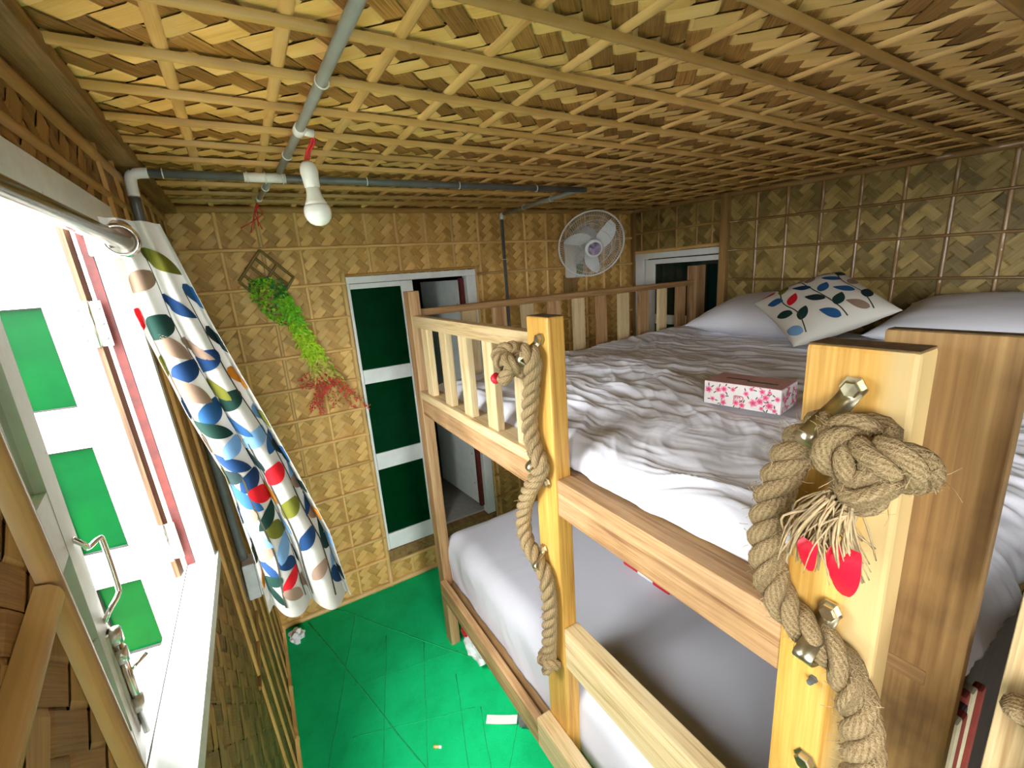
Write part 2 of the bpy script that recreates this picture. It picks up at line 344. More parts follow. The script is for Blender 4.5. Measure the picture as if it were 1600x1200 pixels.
# ------------------------------------------------------------------ woven bamboo panels
def weave(parent, f, A0, A1, B0, B1, holes, mats, p, mode, h=.0019):
    """herringbone (2/2 twill) mat of diagonal split-bamboo strips; f(a, b, h) -> world"""
    q = p / math.sqrt(2); n = int((A1 - A0 + B1 - B0) / q) + 4
    def ok(a, b):
        mg = p * .55
        if not (A0 - mg < a < A1 + mg and B0 - mg < b < B1 + mg): return False
        for x0, x1, y0, y1 in holes:
            if x0 < a < x1 and y0 < b < y1: return False
        return True
    i0 = int((A0 + B0) / q / 2) - 3; i1 = int((A1 + B1) / q / 2) + 3; j0 = int((A0 - B1) / q / 2) - 3; j1 = int((A1 - B0) / q / 2) + 3
    for fam in (0, 1):
        rng = range(j0, j1 + 1) if fam == 0 else range(i0, i1 + 1)
        run = range(i0, i1 + 1) if fam == 0 else range(j0, j1 + 1)
        for c in rng:
            V = []; F = []; UV = []; prev = False; w = .5 * R.uniform(.92, .99); sk = R.uniform(-.03, .03)
            for r in run:
                i, j = (r, c) if fam == 0 else (c, r)
                a = (i + j) * q; b = (i - j) * q
                if not ok(a, b): prev = False; continue
                top = ((i + j) % 4 < 2) if mode == 0 else ((i - j) % 4 < 2)
                if fam == 1: top = not top
                hh = h if top else -h; e0 = R.uniform(-.35, .35) * h; e1 = R.uniform(-.35, .35) * h
                for d in (-.33, .33):
                    for s, e in ((-w, e0), (w, e1)):
                        di, dj = (d, s + sk) if fam == 0 else (s + sk, d)
                        aa = min(max((i + di + j + dj) * q, A0), A1); bb = min(max((i + di - j - dj) * q, B0), B1)
                        V.append(f(aa, bb, hh + e)); UV.append(((r + d) * p, s * p))
                k = len(V)
                if prev: F.append((k - 6, k - 5, k - 3, k - 4))
                F.append((k - 4, k - 3, k - 1, k - 2)); prev = True
            if F: mesh('woven_strip', V, F, mats[fam], parent, False, UV)
def batten(parent, p0, p1, nrm, w, hgt, mat, name='batten', wob=.002, nseg=10):
    p0 = Vector(p0); p1 = Vector(p1); d = (p1 - p0); L = d.length; d.normalize(); nrm = Vector(nrm).normalized(); s = d.cross(nrm)
    V = []; F = []; UV = []; prof = [(-.5, 0), (-.42, .62), (-.2, .95), (.05, 1), (.25, .92), (.43, .58), (.5, 0)]
    ph = R.uniform(0, 9); nodes = [R.uniform(.03, .97) for _ in range(max(1, int(L / .45)))]
    st = sorted([k / nseg for k in range(nseg + 1)] + [q + e for q in nodes for e in (-.006 / L, 0, .006 / L) if 0 < q + e < 1])
    for t in st:
        o = math.sin(ph + t * L * 3.1) * wob; bulge = 1.16 if min(abs(t - q) for q in nodes) < 1e-6 else 1
        ww = w * bulge * (1 + .05 * math.sin(ph + t * 7))
        for a, b in prof:
            V.append(p0 + d * (L * t) + s * (a * ww + o) + nrm * (b * hgt * bulge)); UV.append((t * L, a * w))
    m_ = len(prof)
    for i in range(len(st) - 1):
        for k in range(m_ - 1): F.append((i * m_ + k, i * m_ + k + 1, (i + 1) * m_ + k + 1, (i + 1) * m_ + k))
    F.append(tuple(range(m_))); F.append(tuple(reversed(range((len(st) - 1) * m_, len(st) * m_))))
    return mesh(name, V, F, mat, parent, True, UV)

# ================================================================== SETTING
YB = -1.75                                                 # back of the cabin, behind the camera
def slabs(name, quads, mat, label, cat='wall'):
    bm = bmesh.new()
    for q in quads:
        vs_ = [bm.verts.new(v) for v in q]
        for f in ((0, 1, 2, 3), (7, 6, 5, 4), (0, 4, 5, 1), (1, 5, 6, 2), (2, 6, 7, 3), (3, 7, 4, 0)): bm.faces.new([vs_[k] for k in f])
    o = bm_obj(name, bm, mat); return tag(o, label, cat, None, 'structure')
def hexa(f, a0, a1, b0, b1, d0, d1):
    return [f(a0, b0, d0), f(a1, b0, d0), f(a1, b1, d0), f(a0, b1, d0), f(a0, b0, d1), f(a1, b0, d1), f(a1, b1, d1), f(a0, b1, d1)]
fl = lambda y, z, h: Vector((xw(z) + h, y, z))            # left wall   (a=y, b=z)
ff = lambda x, z, h: Vector((x, FW - h, z))               # far wall    (a=x, b=z)
fr = lambda y, z, h: Vector((RW - h, y, z))               # right wall  (a=y, b=z)
fc = lambda x, y, h: Vector((x, y, zc(x, y) - h))         # ceiling     (a=x, b=y)

floor = box('floor', (-.16, YB, -.05), (RW, FW + .01, 0), m_carpet, None, 0); tag(floor, 'bright green carpet floor with creased diamond seams', 'floor', None, 'structure')
for a, b in (((-.02, 2.28), (.50, .30)), ((.12, 2.3), (.62, 1.55)), ((.62, 1.22), (.2, .75)), ((.2, 2.2), (-.1, 1.3)), ((.30, 1.95), (.02, 1.0)), ((.44, 1.8), (.12, .85)),
             ((.50, 1.55), (.24, .72)), ((.1, 1.75), (.56, 1.66)), ((.05, 1.52), (.5, 1.36)), ((.0, 1.28), (.46, 1.1)), ((.52, 1.35), (.34, .8))):
    a = Vector((*a, 0)); b = Vector((*b, 0)); d = (b - a).normalized(); s = Vector((-d.y, d.x, 0)) * (.0035 if a.y > 2.27 else .002)
    P = [a + (b - a) * (k / 14) + s * R.uniform(-1, 1) * 1.0 for k in range(15)]
    V, F, UV = tube_geo(P, s.length, 5); V = [Vector((v.x, v.y, .0004 + v.z * .35)) for v in V]
    mesh('carpet_crease', V, F, m_seam, floor, True)

ceil = slabs('ceiling', [hexa(lambda a, b, d: Vector((a, b, H + d)), -.26, RW + .05, YB, FW + .05, .0035, .05)], m_back, 'woven bamboo mat ceiling with split bamboo battens', 'ceiling')
weave(ceil, fc, -.215, RW, -.10, FW, [], (m_strip_b, m_strip_a), .0385, 1, .0022)
k = 0; x = -.035
while x < RW - .03:
    batten(ceil, (x, -.12, zc(x, -.12) - .001), (x - .01, FW, zc(x, FW) - .001), (0, 0, -1), .022, .006, m_batten, wob=.003); x += .1545
for y in (-.04, .12, .275, .43, .59, .74, .905, 1.06, 1.215, 1.365, 1.52, 1.675, 1.83, 1.985, 2.14):
    batten(ceil, (-.19, y, zc(0, y) - .006), (RW, y + R.uniform(-.012, .012), zc(RW, y) - .006), (0, 0, -1), .0125, .013, m_purlin if y < .7 else m_purlin2, wob=.004, nseg=16)

DX0, DX1, DZ0, DZ1 = .44, 1.14, .225, 1.738
wf = slabs('wall_far', [hexa(ff, -.26, DX0, -.02, H + .02, -.05, -.0035), hexa(ff, DX1, RW + .05, -.02, H + .02, -.05, -.0035),
                        hexa(ff, DX0, DX1, DZ1, H + .02, -.05, -.0035), hexa(ff, DX0, DX1, -.02, DZ0 - .07, -.05, -.0035)], m_back,
           'woven bamboo far wall with batten grid and double door', 'wall')
weave(wf, ff, -.21, RW - .005, 0, H - .004, [(DX0, DX1, DZ0 - .07, DZ1)], (m_strip_w1, m_strip_w2), .0335, 0)
for x in [-.047 + .1535 * k for k in range(16)]:
    if DX0 - .03 < x < DX1 + .02:
        if x < DX0: continue
        batten(wf, (x, FW - .001, DZ1), (x, FW - .001, H), (0, -1, 0), .016, .006, m_batten)
        batten(wf, (x, FW - .001, 0), (x, FW - .001, DZ0 - .07), (0, -1, 0), .016, .006, m_batten)
    else: batten(wf, (x, FW - .001, 0), (x, FW - .001, H), (0, -1, 0), .016, .010, m_batten)
for z in (1.88, 1.71, 1.55, 1.39, 1.235, 1.08, .935, .785, .63, .47, .32, .185):
    if z > DZ1: batten(wf, (-.19, FW - .006, z), (RW - .02, FW - .004, z - .003), (0, -1, 0), .016, .014, m_batten, nseg=14)
    else:
        batten(wf, (-.19, FW - .006, z), (DX0 - .005, FW - .006, z), (0, -1, 0), .016, .014, m_batten)
        batten(wf, (DX1 + .005, FW - .006, z), (RW - .02, FW - .006, z), (0, -1, 0), .016, .014, m_batten)
batten(wf, (DX0 - .012, FW - .004, 0), (DX0 - .012, FW - .004, DZ1 + .02), (0, -1, 0), .024, .013, m_batten, 'door_edge_batten')
batten(wf, (DX0 - .02, FW - .003, DZ1 + .008), (DX1 + .02, FW - .003, DZ1 + .008), (0, -1, 0), .014, .010, m_purlin, 'door_edge_batten')
batten(wf, (DX1 + .010, FW - .004, 0), (DX1 + .010, FW - .004, DZ1 + .02), (0, -1, 0), .016, .010, m_batten, 'door_edge_batten')
batten(wf, (-.18, FW - .004, .016), (RW, FW - .004, .016), (0, -1, 0), .030, .016, m_batten, 'foot_batten', nseg=14)
batten(wf, (DX0, FW - .004, DZ0 - .082), (DX1, FW - .004, DZ0 - .082), (0, -1, 0), .022, .012, m_batten, 'foot_batten')
batten(wf, (-.19, FW - .004, H - .016), (RW, FW - .004, H - .016), (0, -1, 0), .03, .014, m_purlin, 'cornice_batten', nseg=14)
box('door_threshold', (DX0, FW - .012, DZ0 - .07), (DX1, FW + .06, DZ0 - .002), m_beam, wf)

WY0, WY1, WZ0, WZ1 = 1.63, 2.285, 1.05, 1.765
wr = slabs('wall_right', [hexa(fr, YB, WY0, -.02, H + .02, -.05, -.0035), hexa(fr, WY1, FW + .05, -.02, H + .02, -.05, -.0035),
                          hexa(fr, WY0, WY1, WZ1, H + .02, -.05, -.0035), hexa(fr, WY0, WY1, -.02, WZ0, -.05, -.0035)], m_back,
           'woven bamboo wall behind the pillows with glossy battens', 'wall')
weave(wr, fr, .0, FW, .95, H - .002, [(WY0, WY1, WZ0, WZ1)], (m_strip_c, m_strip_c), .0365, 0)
for k in range(11):
    y = 1.436 - .1525 * k
    batten(wr, (RW - .001, y, .9), (RW - .001, y, zc(RW, y)), (-1, 0, 0), .016, .008, m_batten_gl)
for y in (1.70, 1.80, 1.95, 2.09, 2.23): batten(wr, (RW - .001, y, WZ1), (RW - .001, y, H), (-1, 0, 0), .013, .007, m_purlin)
for z in (1.885, 1.737, 1.578, 1.42, 1.27, 1.11):
    batten(wr, (RW - .005, -.05, z - .03), (RW - .005, WY0 - .03, z + .004), (-1, 0, 0), .012, .009, m_batten_gl, nseg=14)
batten(wr, (RW - .005, WY0, 1.90), (RW - .005, FW - .01, 1.90), (-1, 0, 0), .014, .009, m_purlin)
batten(wr, (RW - .005, WY0, WZ1 + .012), (RW - .005, FW - .01, WZ1 + .012), (-1, 0, 0), .02, .010, m_batten)
batten(wr, (RW - .004, -.05, zc(RW, -.05) - .016), (RW - .004, FW, H - .014), (-1, 0, 0), .03, .016, m_batten_gl, 'cornice_batten', nseg=16)
t1 = box('trim_1', (RW - .035, 1.585, 0), (RW - .001, 1.628, H - .02), m_beamz); tag(t1, 'dark brown upright timber beside the right wall window', 'post', None, 'structure')
t2 = box('trim_2', (RW - .03, FW - .03, 0), (RW - .001, FW - .001, H - .02), m_beamz); tag(t2, 'dark timber in the far right corner beside the fan', 'post', None, 'structure')

# left wall with the open window (and an unseen opening added behind the camera for fill light)
LY0, LY1, LZ0, LZ1 = .515, 1.225, 1.05, 1.87
wl_q = [(YB, -.72, -.02, H + .02), (-.72, -.14, -.02, 1.08), (-.72, -.14, 1.86, H + .02), (-.14, LY0, -.02, H + .02), (LY0, LY1, -.02, LZ0), (LY0, LY1, LZ1, H + .02), (LY1, FW + .05, -.02, H + .02)]
wL = slabs('wall_left', [hexa(fl, a, b, c, d, -.035, -.0035) for a, b, c, d in wl_q], m_back, 'woven bamboo left wall around the open white window', 'wall')
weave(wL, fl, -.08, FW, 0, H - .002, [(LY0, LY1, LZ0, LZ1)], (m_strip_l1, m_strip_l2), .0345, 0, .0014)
def lb(p0, p1, w, h, mat, **kw): return batten(wL, fl(p0[0], p0[1], .0015), fl(p1[0], p1[1], .0015), (1, 0, 0), w, h, mat, **kw)
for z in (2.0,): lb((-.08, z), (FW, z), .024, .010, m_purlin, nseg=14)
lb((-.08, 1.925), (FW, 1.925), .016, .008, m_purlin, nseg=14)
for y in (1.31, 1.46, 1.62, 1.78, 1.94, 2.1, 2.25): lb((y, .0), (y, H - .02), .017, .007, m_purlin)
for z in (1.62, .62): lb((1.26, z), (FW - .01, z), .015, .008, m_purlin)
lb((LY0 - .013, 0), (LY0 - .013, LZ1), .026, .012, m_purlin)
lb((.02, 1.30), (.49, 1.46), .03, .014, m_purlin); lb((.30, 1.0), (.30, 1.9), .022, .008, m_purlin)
batten(wL, (xw(.015) + .003, .0, .016), (xw(.015) + .003, FW, .016), (1, 0, 0), .03, .014, m_batten, 'foot_batten', nseg=14)
t3 = box('trim_3', (-.215, -.1, H - .038), (-.165, FW - .02, H - .008), m_beam); tag(t3, 'brown timber beam along the ceiling edge above the window', 'beam', None, 'structure')
fb_ = lambda a, b, d: Vector((a, YB - d, b))
t4 = slabs('wall_back', [hexa(fb_, .47, RW + .05, -.02, H + .02, 0, .05), hexa(fb_, -.26, .47, 1.95, H + .02, 0, .05), hexa(fb_, -.26, -.17, -.02, 1.95, 0, .05)], m_back, 'dark back wall of the cabin with an opening added for light', 'wall')  # unseen wall; its opening is placed to light the far wall and floor

# ------------------------------------------------------------------ far double door
d1 = empty('door_1', (.79, FW, DZ0), 'white framed double door with green panes in the far wall', 'door', None, 'structure')
box('frame_head', (DX0, FW - .01, 1.705), (DX1, FW + .05, DZ1), m_white, d1); box('frame_jamb', (DX0, FW - .006, DZ0), (DX0 + .014, FW + .05, 1.705), m_white, d1)
box('frame_jamb', (1.083, FW - .008, DZ0), (DX1, FW + .05, 1.705), m_white, d1)
lf = empty('door_leaf', (.6, FW, DZ0), parent=d1)
for nm, a, b in (('stile', (.708, DZ0), (.772, 1.703)), ('rail', (.455, DZ0), (.708, .322)), ('rail', (.455, .715), (.708, .808)), ('rail', (.455, 1.196), (.708, 1.270)), ('rail', (.455, 1.678), (.708, 1.703))):
    box(nm, (a[0], FW - .004, a[1]), (b[0], FW + .026, b[1]), m_white, lf)
for z0, z1 in ((.322, .715), (.808, 1.196), (1.27, 1.678)): box('pane', (.455, FW + .006, z0), (.708, FW + .012, z1), m_pane, lf, 0)
lf2 = empty('open_door_leaf', (1.06, FW + .04, DZ0), parent=d1)
axl = (Vector((-.09, .996, 0)).normalized(), Vector((-.996, -.09, 0)).normalized(), Vector((0, 0, 1)))
hp = Vector((1.066, FW + .045, 0))
obox('leaf_panel', hp + axl[0] * .26 + Vector((0, 0, .985)), (.50, .022, 1.40), axl, m_white, lf2)
obox('hinge_stile', hp + axl[0] * -.008 + Vector((0, 0, .985)), (.024, .026, 1.42), axl, m_red, lf2)
for z in (.42, .62, .82, 1.02, 1.3, 1.55): lathe('screw', [(0, .0001), (.002, .005), (.003, .0001)], hp + axl[0] * .035 + axl[1] * .012 + Vector((0, 0, z)), axl[1], m_dkgrey, lf2, 8)
# dim passage beyond the door
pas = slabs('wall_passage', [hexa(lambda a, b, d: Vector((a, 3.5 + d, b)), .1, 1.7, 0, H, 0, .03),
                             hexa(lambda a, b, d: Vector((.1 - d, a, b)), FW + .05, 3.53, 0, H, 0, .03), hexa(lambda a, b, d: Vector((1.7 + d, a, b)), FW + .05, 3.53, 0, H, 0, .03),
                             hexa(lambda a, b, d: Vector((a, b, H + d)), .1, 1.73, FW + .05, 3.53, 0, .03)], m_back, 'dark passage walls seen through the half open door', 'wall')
pf = box('floor_passage', (.1, FW + .05, .10), (1.7, 3.5, .235), plain('grey_passage_floor', (.42, .40, .35), .7), None, 0); tag(pf, 'pale grey passage floor beyond the half open door', 'floor', None, 'structure')

# ------------------------------------------------------------------ right-hand window behind the bed rail
w2 = empty('window_2', (RW, 1.95, WZ0), 'white framed window with dark pane behind the bed railing', 'window', None, 'structure')
def rbox(n, y0, y1, z0, z1, d0, d1, mat, par): return box(n, (RW - d1, y0, z0), (RW - d0, y1, z1), mat, par)
rbox('frame_head', WY0, WY1, 1.728, WZ1, -.04, .012, m_white, w2); rbox('frame_jamb', 2.21, WY1, WZ0, 1.728, -.04, .010, m_white, w2); rbox('frame_jamb', WY0, WY0 + .016, WZ0, 1.728, -.04, .010, m_white, w2)
rbox('frame_sill', WY0, WY1, WZ0, WZ0 + .04, -.04, .012, m_white, w2)
sh2 = empty('sash', (RW, 1.92, WZ0), parent=w2)
rbox('stile', 2.118, 2.196, WZ0 + .04, 1.722, -.02, .004, m_white, sh2); rbox('rail', 1.648, 2.118, 1.692, 1.722, -.02, .004, m_white, sh2); rbox('rail', 1.648, 2.118, 1.30, 1.362, -.02, .004, m_white, sh2)
rbox('pane', 1.648, 2.118, 1.362, 1.692, -.012, -.006, plain('dark_green_pane', (.004, .018, .014), .08), sh2); rbox('pane', 1.648, 2.118, WZ0 + .04, 1.30, -.012, -.006, m_pane, sh2)
rbox('stile', 1.646, 1.650, WZ0 + .04, 1.722, -.02, .0, m_white, sh2)
rbox('backing_board', WY0, WY1, WZ0, WZ1, -.06, -.045, m_dk, w2)

# ------------------------------------------------------------------ left window, wide open
m_edge = wood('dark_bare_wood_edge', [(.3, (.03, .012, .004)), (.5, (.10, .05, .02)), (.7, (.18, .10, .04))], 2)
m_gap_shade = plain('gap_shade', (.012, .012, .010), .9, var=.5, scale=60)  # near-black colour that paints in the shade of rebates and joints
w1 = empty('window_1', (-.2, .86, 1.05), 'peeling white window frame standing wide open beside the curtain', 'window', None, 'structure')
def lhex(name, y0, y1, z0, z1, x0, x1, mat, par):         # follows the lean of the wall; x0/x1 relative to it
    q = [Vector((xw(z) + x, y, z)) for x in (x0, x1) for y, z in ((y0, z0), (y1, z0), (y1, z1), (y0, z1))]
    return mesh(name, q, [(0, 3, 2, 1), (4, 5, 6, 7), (0, 1, 5, 4), (1, 2, 6, 5), (2, 3, 7, 6), (3, 0, 4, 7)], mat, par)
lhex('far_jamb', 1.212, 1.236, 1.06, 1.86, -.034, .006, m_worn, w1)
lhex('red_jamb_edge', 1.208, 1.236, 1.06, 1.86, -.050, -.034, m_red, w1)
lhex('head', LY0 - .02, 1.24, 1.835, 1.888, -.045, .012, m_worn, w1)
lhex('near_jamb', LY0, LY0 + .016, 1.06, 1.86, -.045, .004, m_worn, w1)
lhex('sill', LY0 - .01, 1.236, 1.052, 1.080, -.050, .012, m_worn, w1)
lhex('sill_shade_line', LY0, 1.23, 1.0795, 1.0806, -.0500, -.0480, m_gap_shade, w1)
lhex('jamb_shade_line', 1.2115, 1.2125, 1.08, 1.85, -.0355, -.0335, m_gap_shade, w1)
lhex('outer_sill', LY0 - .01, 1.236, 1.03, 1.066, -.072, -.054, m_worn, w1)
# far leaf, swung outwards
fl_l = empty('far_sash', (-.25, 1.2, .86), parent=w1)
dl = Vector((-1, .16, 0)).normalized(); nl = Vector((-.16, -1, 0)).normalized(); axf = (dl, nl, Vector((0, 0, 1)))
hx = lambda z: Vector((-.252 + (1.4 - z) * .03, 1.203, 0))
def fb(name, s0, s1, z0, z1, t0, t1, mat, par=None):
    q = [hx(z) + dl * s + nl * t_ + Vector((0, 0, z)) for t_ in (t0, t1) for s, z in ((s0, z0), (s1, z0), (s1, z1), (s0, z1))]
    return mesh(name, q, [(0, 3, 2, 1), (4, 5, 6, 7), (0, 1, 5, 4), (1, 2, 6, 5), (2, 3, 7, 6), (3, 0, 4, 7)], mat, par or fl_l)
fb('hinge_stile', .012, .074, .86, 1.85, -.012, .012, m_worn); fb('free_stile', .160, .225, .86, 1.85, -.012, .012, m_worn)
fb('stile_edge', .002, .012, .86, 1.85, -.012, .013, m_edge)
for z0, z1 in ((.86, .90), (1.085, 1.17), (1.41, 1.497), (1.70, 1.85)): fb('rail', .074, .160, z0, z1, -.011, .0115, m_worn)
for z0, z1 in ((.90, 1.085), (1.17, 1.41), (1.497, 1.70)): fb('pane', .074, .160, z0, z1, -.003, .002, m_pane)
for z in (1.66, 1.16):
    h_ = fb('hinge', -.018, .030, z - .045, z + .045, .0125, .0145, m_hinge)
    mesh_z = hx(z) + dl * .004 + nl * .017
    tube('hinge_pin', [mesh_z + Vector((0, 0, z - .046)), mesh_z + Vector((0, 0, z + .046))], .0055, m_chrome, h_, 8)
    for s in (-.011, .022):
        for dz in (-.03, 0, .03): lathe('screw', [(0, .0042), (.0012, .0036), (.0013, .0001)], hx(z) + dl * s + nl * .0145 + Vector((0, 0, z + dz)), nl, m_dkgrey, h_, 8)
for z0, z1 in ((.90, 1.085), (1.17, 1.41), (1.497, 1.70)):
    for a_, b_, c_, d_ in ((.074, .0765, z0, z1), (.1575, .160, z0, z1), (.074, .160, z0, z0 + .0022), (.074, .160, z1 - .0022, z1)): fb('rebate_shade_strip', a_, b_, c_, d_, .002, .0095, m_gap_shade)  # dark strips drawn as the shadow line round each pane
for z_ in (1.0875, 1.1675, 1.4125, 1.4945, 1.7025): fb('joint_shade_line', .0745, .1595, z_, z_ + .0009, .0114, .0121, m_gap_shade)
for s_, z0, z1 in ((.0735, 1.087, 1.168), (.1595, 1.087, 1.168), (.0735, 1.412, 1.495), (.1595, 1.412, 1.495), (.0735, 1.702, 1.85), (.1595, 1.702, 1.85)): fb('joint_shade_line', s_, s_ + .0009, z0, z1, .0118, .0124, m_gap_shade)
# near leaf, nearly shut
nlf = empty('near_sash', (-.22, .53, 1.08), parent=w1)
dn = Vector((-.14, .99, 0)).normalized(); nn = Vector((.99, .14, 0)).normalized(); hn = Vector((-.222, .535, 0))
def nb(name, s0, s1, z0, z1, t0, t1, mat, par=None):
    q = [hn + dn * s + nn * t_ + Vector((0, 0, z)) for t_ in (t0, t1) for s, z in ((s0, z0), (s1, z0), (s1, z1), (s0, z1))]
    return mesh(name, q, [(0, 1, 2, 3), (4, 7, 6, 5), (0, 4, 5, 1), (1, 5, 6, 2), (2, 6, 7, 3), (3, 7, 4, 0)], mat, par or nlf)
nb('hinge_stile', 0, .055, 1.09, 1.85, -.012, .012, m_worn); nb('free_stile', .125, .185, 1.09, 1.85, -.012, .012, m_worn)
for z0, z1 in ((1.09, 1.16), (1.42, 1.50), (1.76, 1.85)): nb('rail', .055, .125, z0, z1, -.011, .0115, m_worn)
for z0, z1 in ((1.16, 1.42), (1.50, 1.76)): nb('pane', .055, .125, z0, z1, -.003, .002, m_pane)
np_ = lambda s, z, t_: hn + dn * s + nn * t_ + Vector((0, 0, z))
tube('hook', smooth_path([np_(.158, 1.425, .012), np_(.160, 1.412, .020), np_(.165, 1.405, .022), np_(.186, 1.404, .030), np_(.190, 1.395, .032), np_(.190, 1.33, .032), np_(.186, 1.318, .030), np_(.172, 1.308, .020), np_(.170, 1.295, .012)], 6), .0032, m_chrome, nlf, 8)
tb = nb('tower_bolt', .150, .176, 1.13, 1.285, .012, .0145, m_hinge)
tube('bolt_rod', [np_(.163, 1.115, .019), np_(.163, 1.28, .019)], .005, m_chrome, tb, 10)
for z in (1.275, 1.245, 1.165): tube('bolt_sleeve', [np_(.163, z - .010, .018), np_(.163, z + .010, .018)], .0085, m_hinge, tb, 10)
tube('bolt_knob', [np_(.163, 1.215, .02), np_(.178, 1.222, .040)], .003, m_chrome, tb, 8)
# outside
wt = box('ground_outside', (-40, -40, -1.2), (40, 40, -.7), plain('grey_green_water', (.10, .12, .10), .25, var=.2, scale=2), None, 0); tag(wt, 'grey green water around the boat, added to cut light from below', 'water', None, 'structure')  # unseen water plane, added to darken the light coming from below
ol = box('outdoor_ledge', (-.75, .2, .76), (-.235, 2.2, .80), m_tan_x); tag(ol, 'brown weathered boat ledge outside the open window', 'ledge', None, 'structure')
aw = obox('roof_brace', (-.46, 1.71, 1.98), (.05, .05, .36), axes_from((.0, -.2, 1)), m_pal_z); tag(aw, 'tan timber brace outside above the open window leaf', 'brace')

# ================================================================== BUNK BED
m_dpan = plain('gap_shade_board', (.018, .012, .008), .8, var=.4)  # near-black colour stands in for the shade in the gap
m_endg = plain('dark_end_grain', (.10, .055, .018), .8, var=.6, scale=90)
bed = empty('bunk_bed', (1.45, .95, 0), 'wooden double bunk bed with slatted railings and yellow posts', 'bed')
X0 = .546
box('post', (X0, 1.70, 0), (X0 + .045, 1.765, 1.66), m_tan_z, bed, .004)
box('post', (X0, .777, 0), (X0 + .045, .863, 1.603), m_yel, bed, .005)
box('post', (X0, .159, 0), (X0 + .046, .262, 1.598), m_sap, bed, .005)
box('post', (2.255, 1.70, 0), (2.335, 1.765, 1.67), m_tan_z, bed, .004)
box('post', (2.27, .13, 0), (2.335, .20, 1.2), m_tan_z, bed, .004)
box('end_grain', (X0 + .002, .779, 1.6031), (X0 + .043, .861, 1.6042), m_endg, bed, 0); box('end_grain', (X0 + .002, .161, 1.5981), (X0 + .044, .260, 1.5992), m_endg, bed, 0); box('end_grain', (.595, .100, 1.6121), (.612, .205, 1.613), m_endg, bed, 0)
box('plank', (.594, .098, .35), (.613, .207, 1.612), m_brn_z, bed, .002)
box('top_rail', (X0 + .003, .863, 1.522), (X0 + .040, 1.70, 1.566), m_pal_y, bed)
box('ledge_board', (X0 - .002, .863, 1.232), (X0 + .068, 1.70, 1.262), m_pal_y, bed)
box('side_rail', (X0 + .004, .863, 1.160), (X0 + .044, 1.70, 1.232), m_tan_y, bed)
for y in (1.632, 1.452, 1.290, 1.124, .955):
    box('slat', (X0 + .010, y - .060, 1.262), (X0 + .034, y, 1.522), m_pal_z, bed)
box('side_rail', (X0 + .004, .262, 1.130), (X0 + .046, .777, 1.224), m_tan_y, bed)
box('upper_deck', (.592, .125, 1.202), (2.355, 1.69, 1.222), m_ply, bed, .002)
box('back_top_rail', (.591, 1.715, 1.560), (2.255, 1.750, 1.588), m_tan_x, bed)
box('back_rail', (.591, 1.712, 1.165), (2.255, 1.752, 1.262), m_tan_x, bed)
for k in range(10):
    x = .775 + .1498 * k
    box('back_slat', (x, 1.722, 1.262), (x + .070 - .004 * (k % 3), 1.744, 1.560), m_tan_z if k % 2 else m_pal_z, bed)
box('end_rail', (.613, .128, 1.10), (2.27, .160, 1.198), m_tan_x, bed)
box('gap_shade_panel', (.614, .130, .345), (1.20, .150, 1.098), m_dpan, bed)  # added panel that keeps the gap beside the plank dark
box('lower_side_rail', (.528, .82, .283), (.556, 1.70, .368), m_tan_y, bed)
box('lower_guard_rail', (X0 + .003, .262, .685), (X0 + .048, .777, .805), m_pal_y, bed)
box('lower_outer_rail', (.500, .10, .355), (X0 - .001, .866, .458), m_pal_y, bed, .005)
box('lower_deck', (.557, .15, .30), (2.30, 1.76, .33), m_ply, bed, .002)
# ---- saddle clips and bolts
def bolt(c, r, mat=m_brass):
    V, F, UV = lathe_geo([(0, r * 1.35), (.0025, r * 1.35), (.0025, r), (.010, r), (.012, r * .8), (.0122, .0001)], c, (-1, 0, 0), 6)
    return mesh('bolt', V, F, mat, bed)
def strap(pts, w):
    P = smooth_path(pts, 6); V = []; F = []
    for i, p in enumerate(P):
        d = (P[min(i + 1, len(P) - 1)] - P[max(i - 1, 0)]).normalized(); s = d.cross(Vector((-1, 0, 0))); s = s.normalized() if s.length > .2 else Vector((0, 1, 0)); s = Vector((0, s.y, s.z)).normalized(); n_ = d.cross(s).normalized()
        for a, b in ((-w, -.0015), (w, -.0015), (w, .0015), (-w, .0015)): V.append(p + s * a + n_ * b)
    for i in range(len(P) - 1):
        for k in range(4): F.append((i * 4 + k, i * 4 + (k + 1) % 4, i * 4 + 4 + (k + 1) % 4, i * 4 + 4 + k))
    F.append((3, 2, 1, 0)); n4 = len(P) * 4; F.append((n4 - 4, n4 - 3, n4 - 2, n4 - 1))
    return mesh('rope_clip', V, F, m_brass, bed, True)
def clip(top, mid, bot, w=.009):
    o = strap([top, (top[0] - .010, lerp(top[1], mid[1], .35), lerp(top[2], mid[2], .35)), mid, (bot[0] - .010, lerp(bot[1], mid[1], .35), lerp(bot[2], mid[2], .35)), bot], w)
    bolt(Vector(top) + Vector((.0, 0, 0)), .010)
    return o
clip((.543, .804, 1.556), (.499, .832, 1.512), (.535, .815, 1.470))
clip((.543, .806, 1.208), (.499, .822, 1.252), (.535, .818, 1.285))
clip((.543, .838, 1.010), (.499, .822, .985), (.535, .812, .955))
clip((.540, .208, 1.556), (.484, .224, 1.508), (.540, .236, 1.460), .0105)
clip((.540, .204, 1.278), (.484, .206, 1.238), (.540, .209, 1.200), .0105)
bolt((.546, .214, 1.025), .011); bolt((.546, .216, 1.160), .004, m_dkgrey)

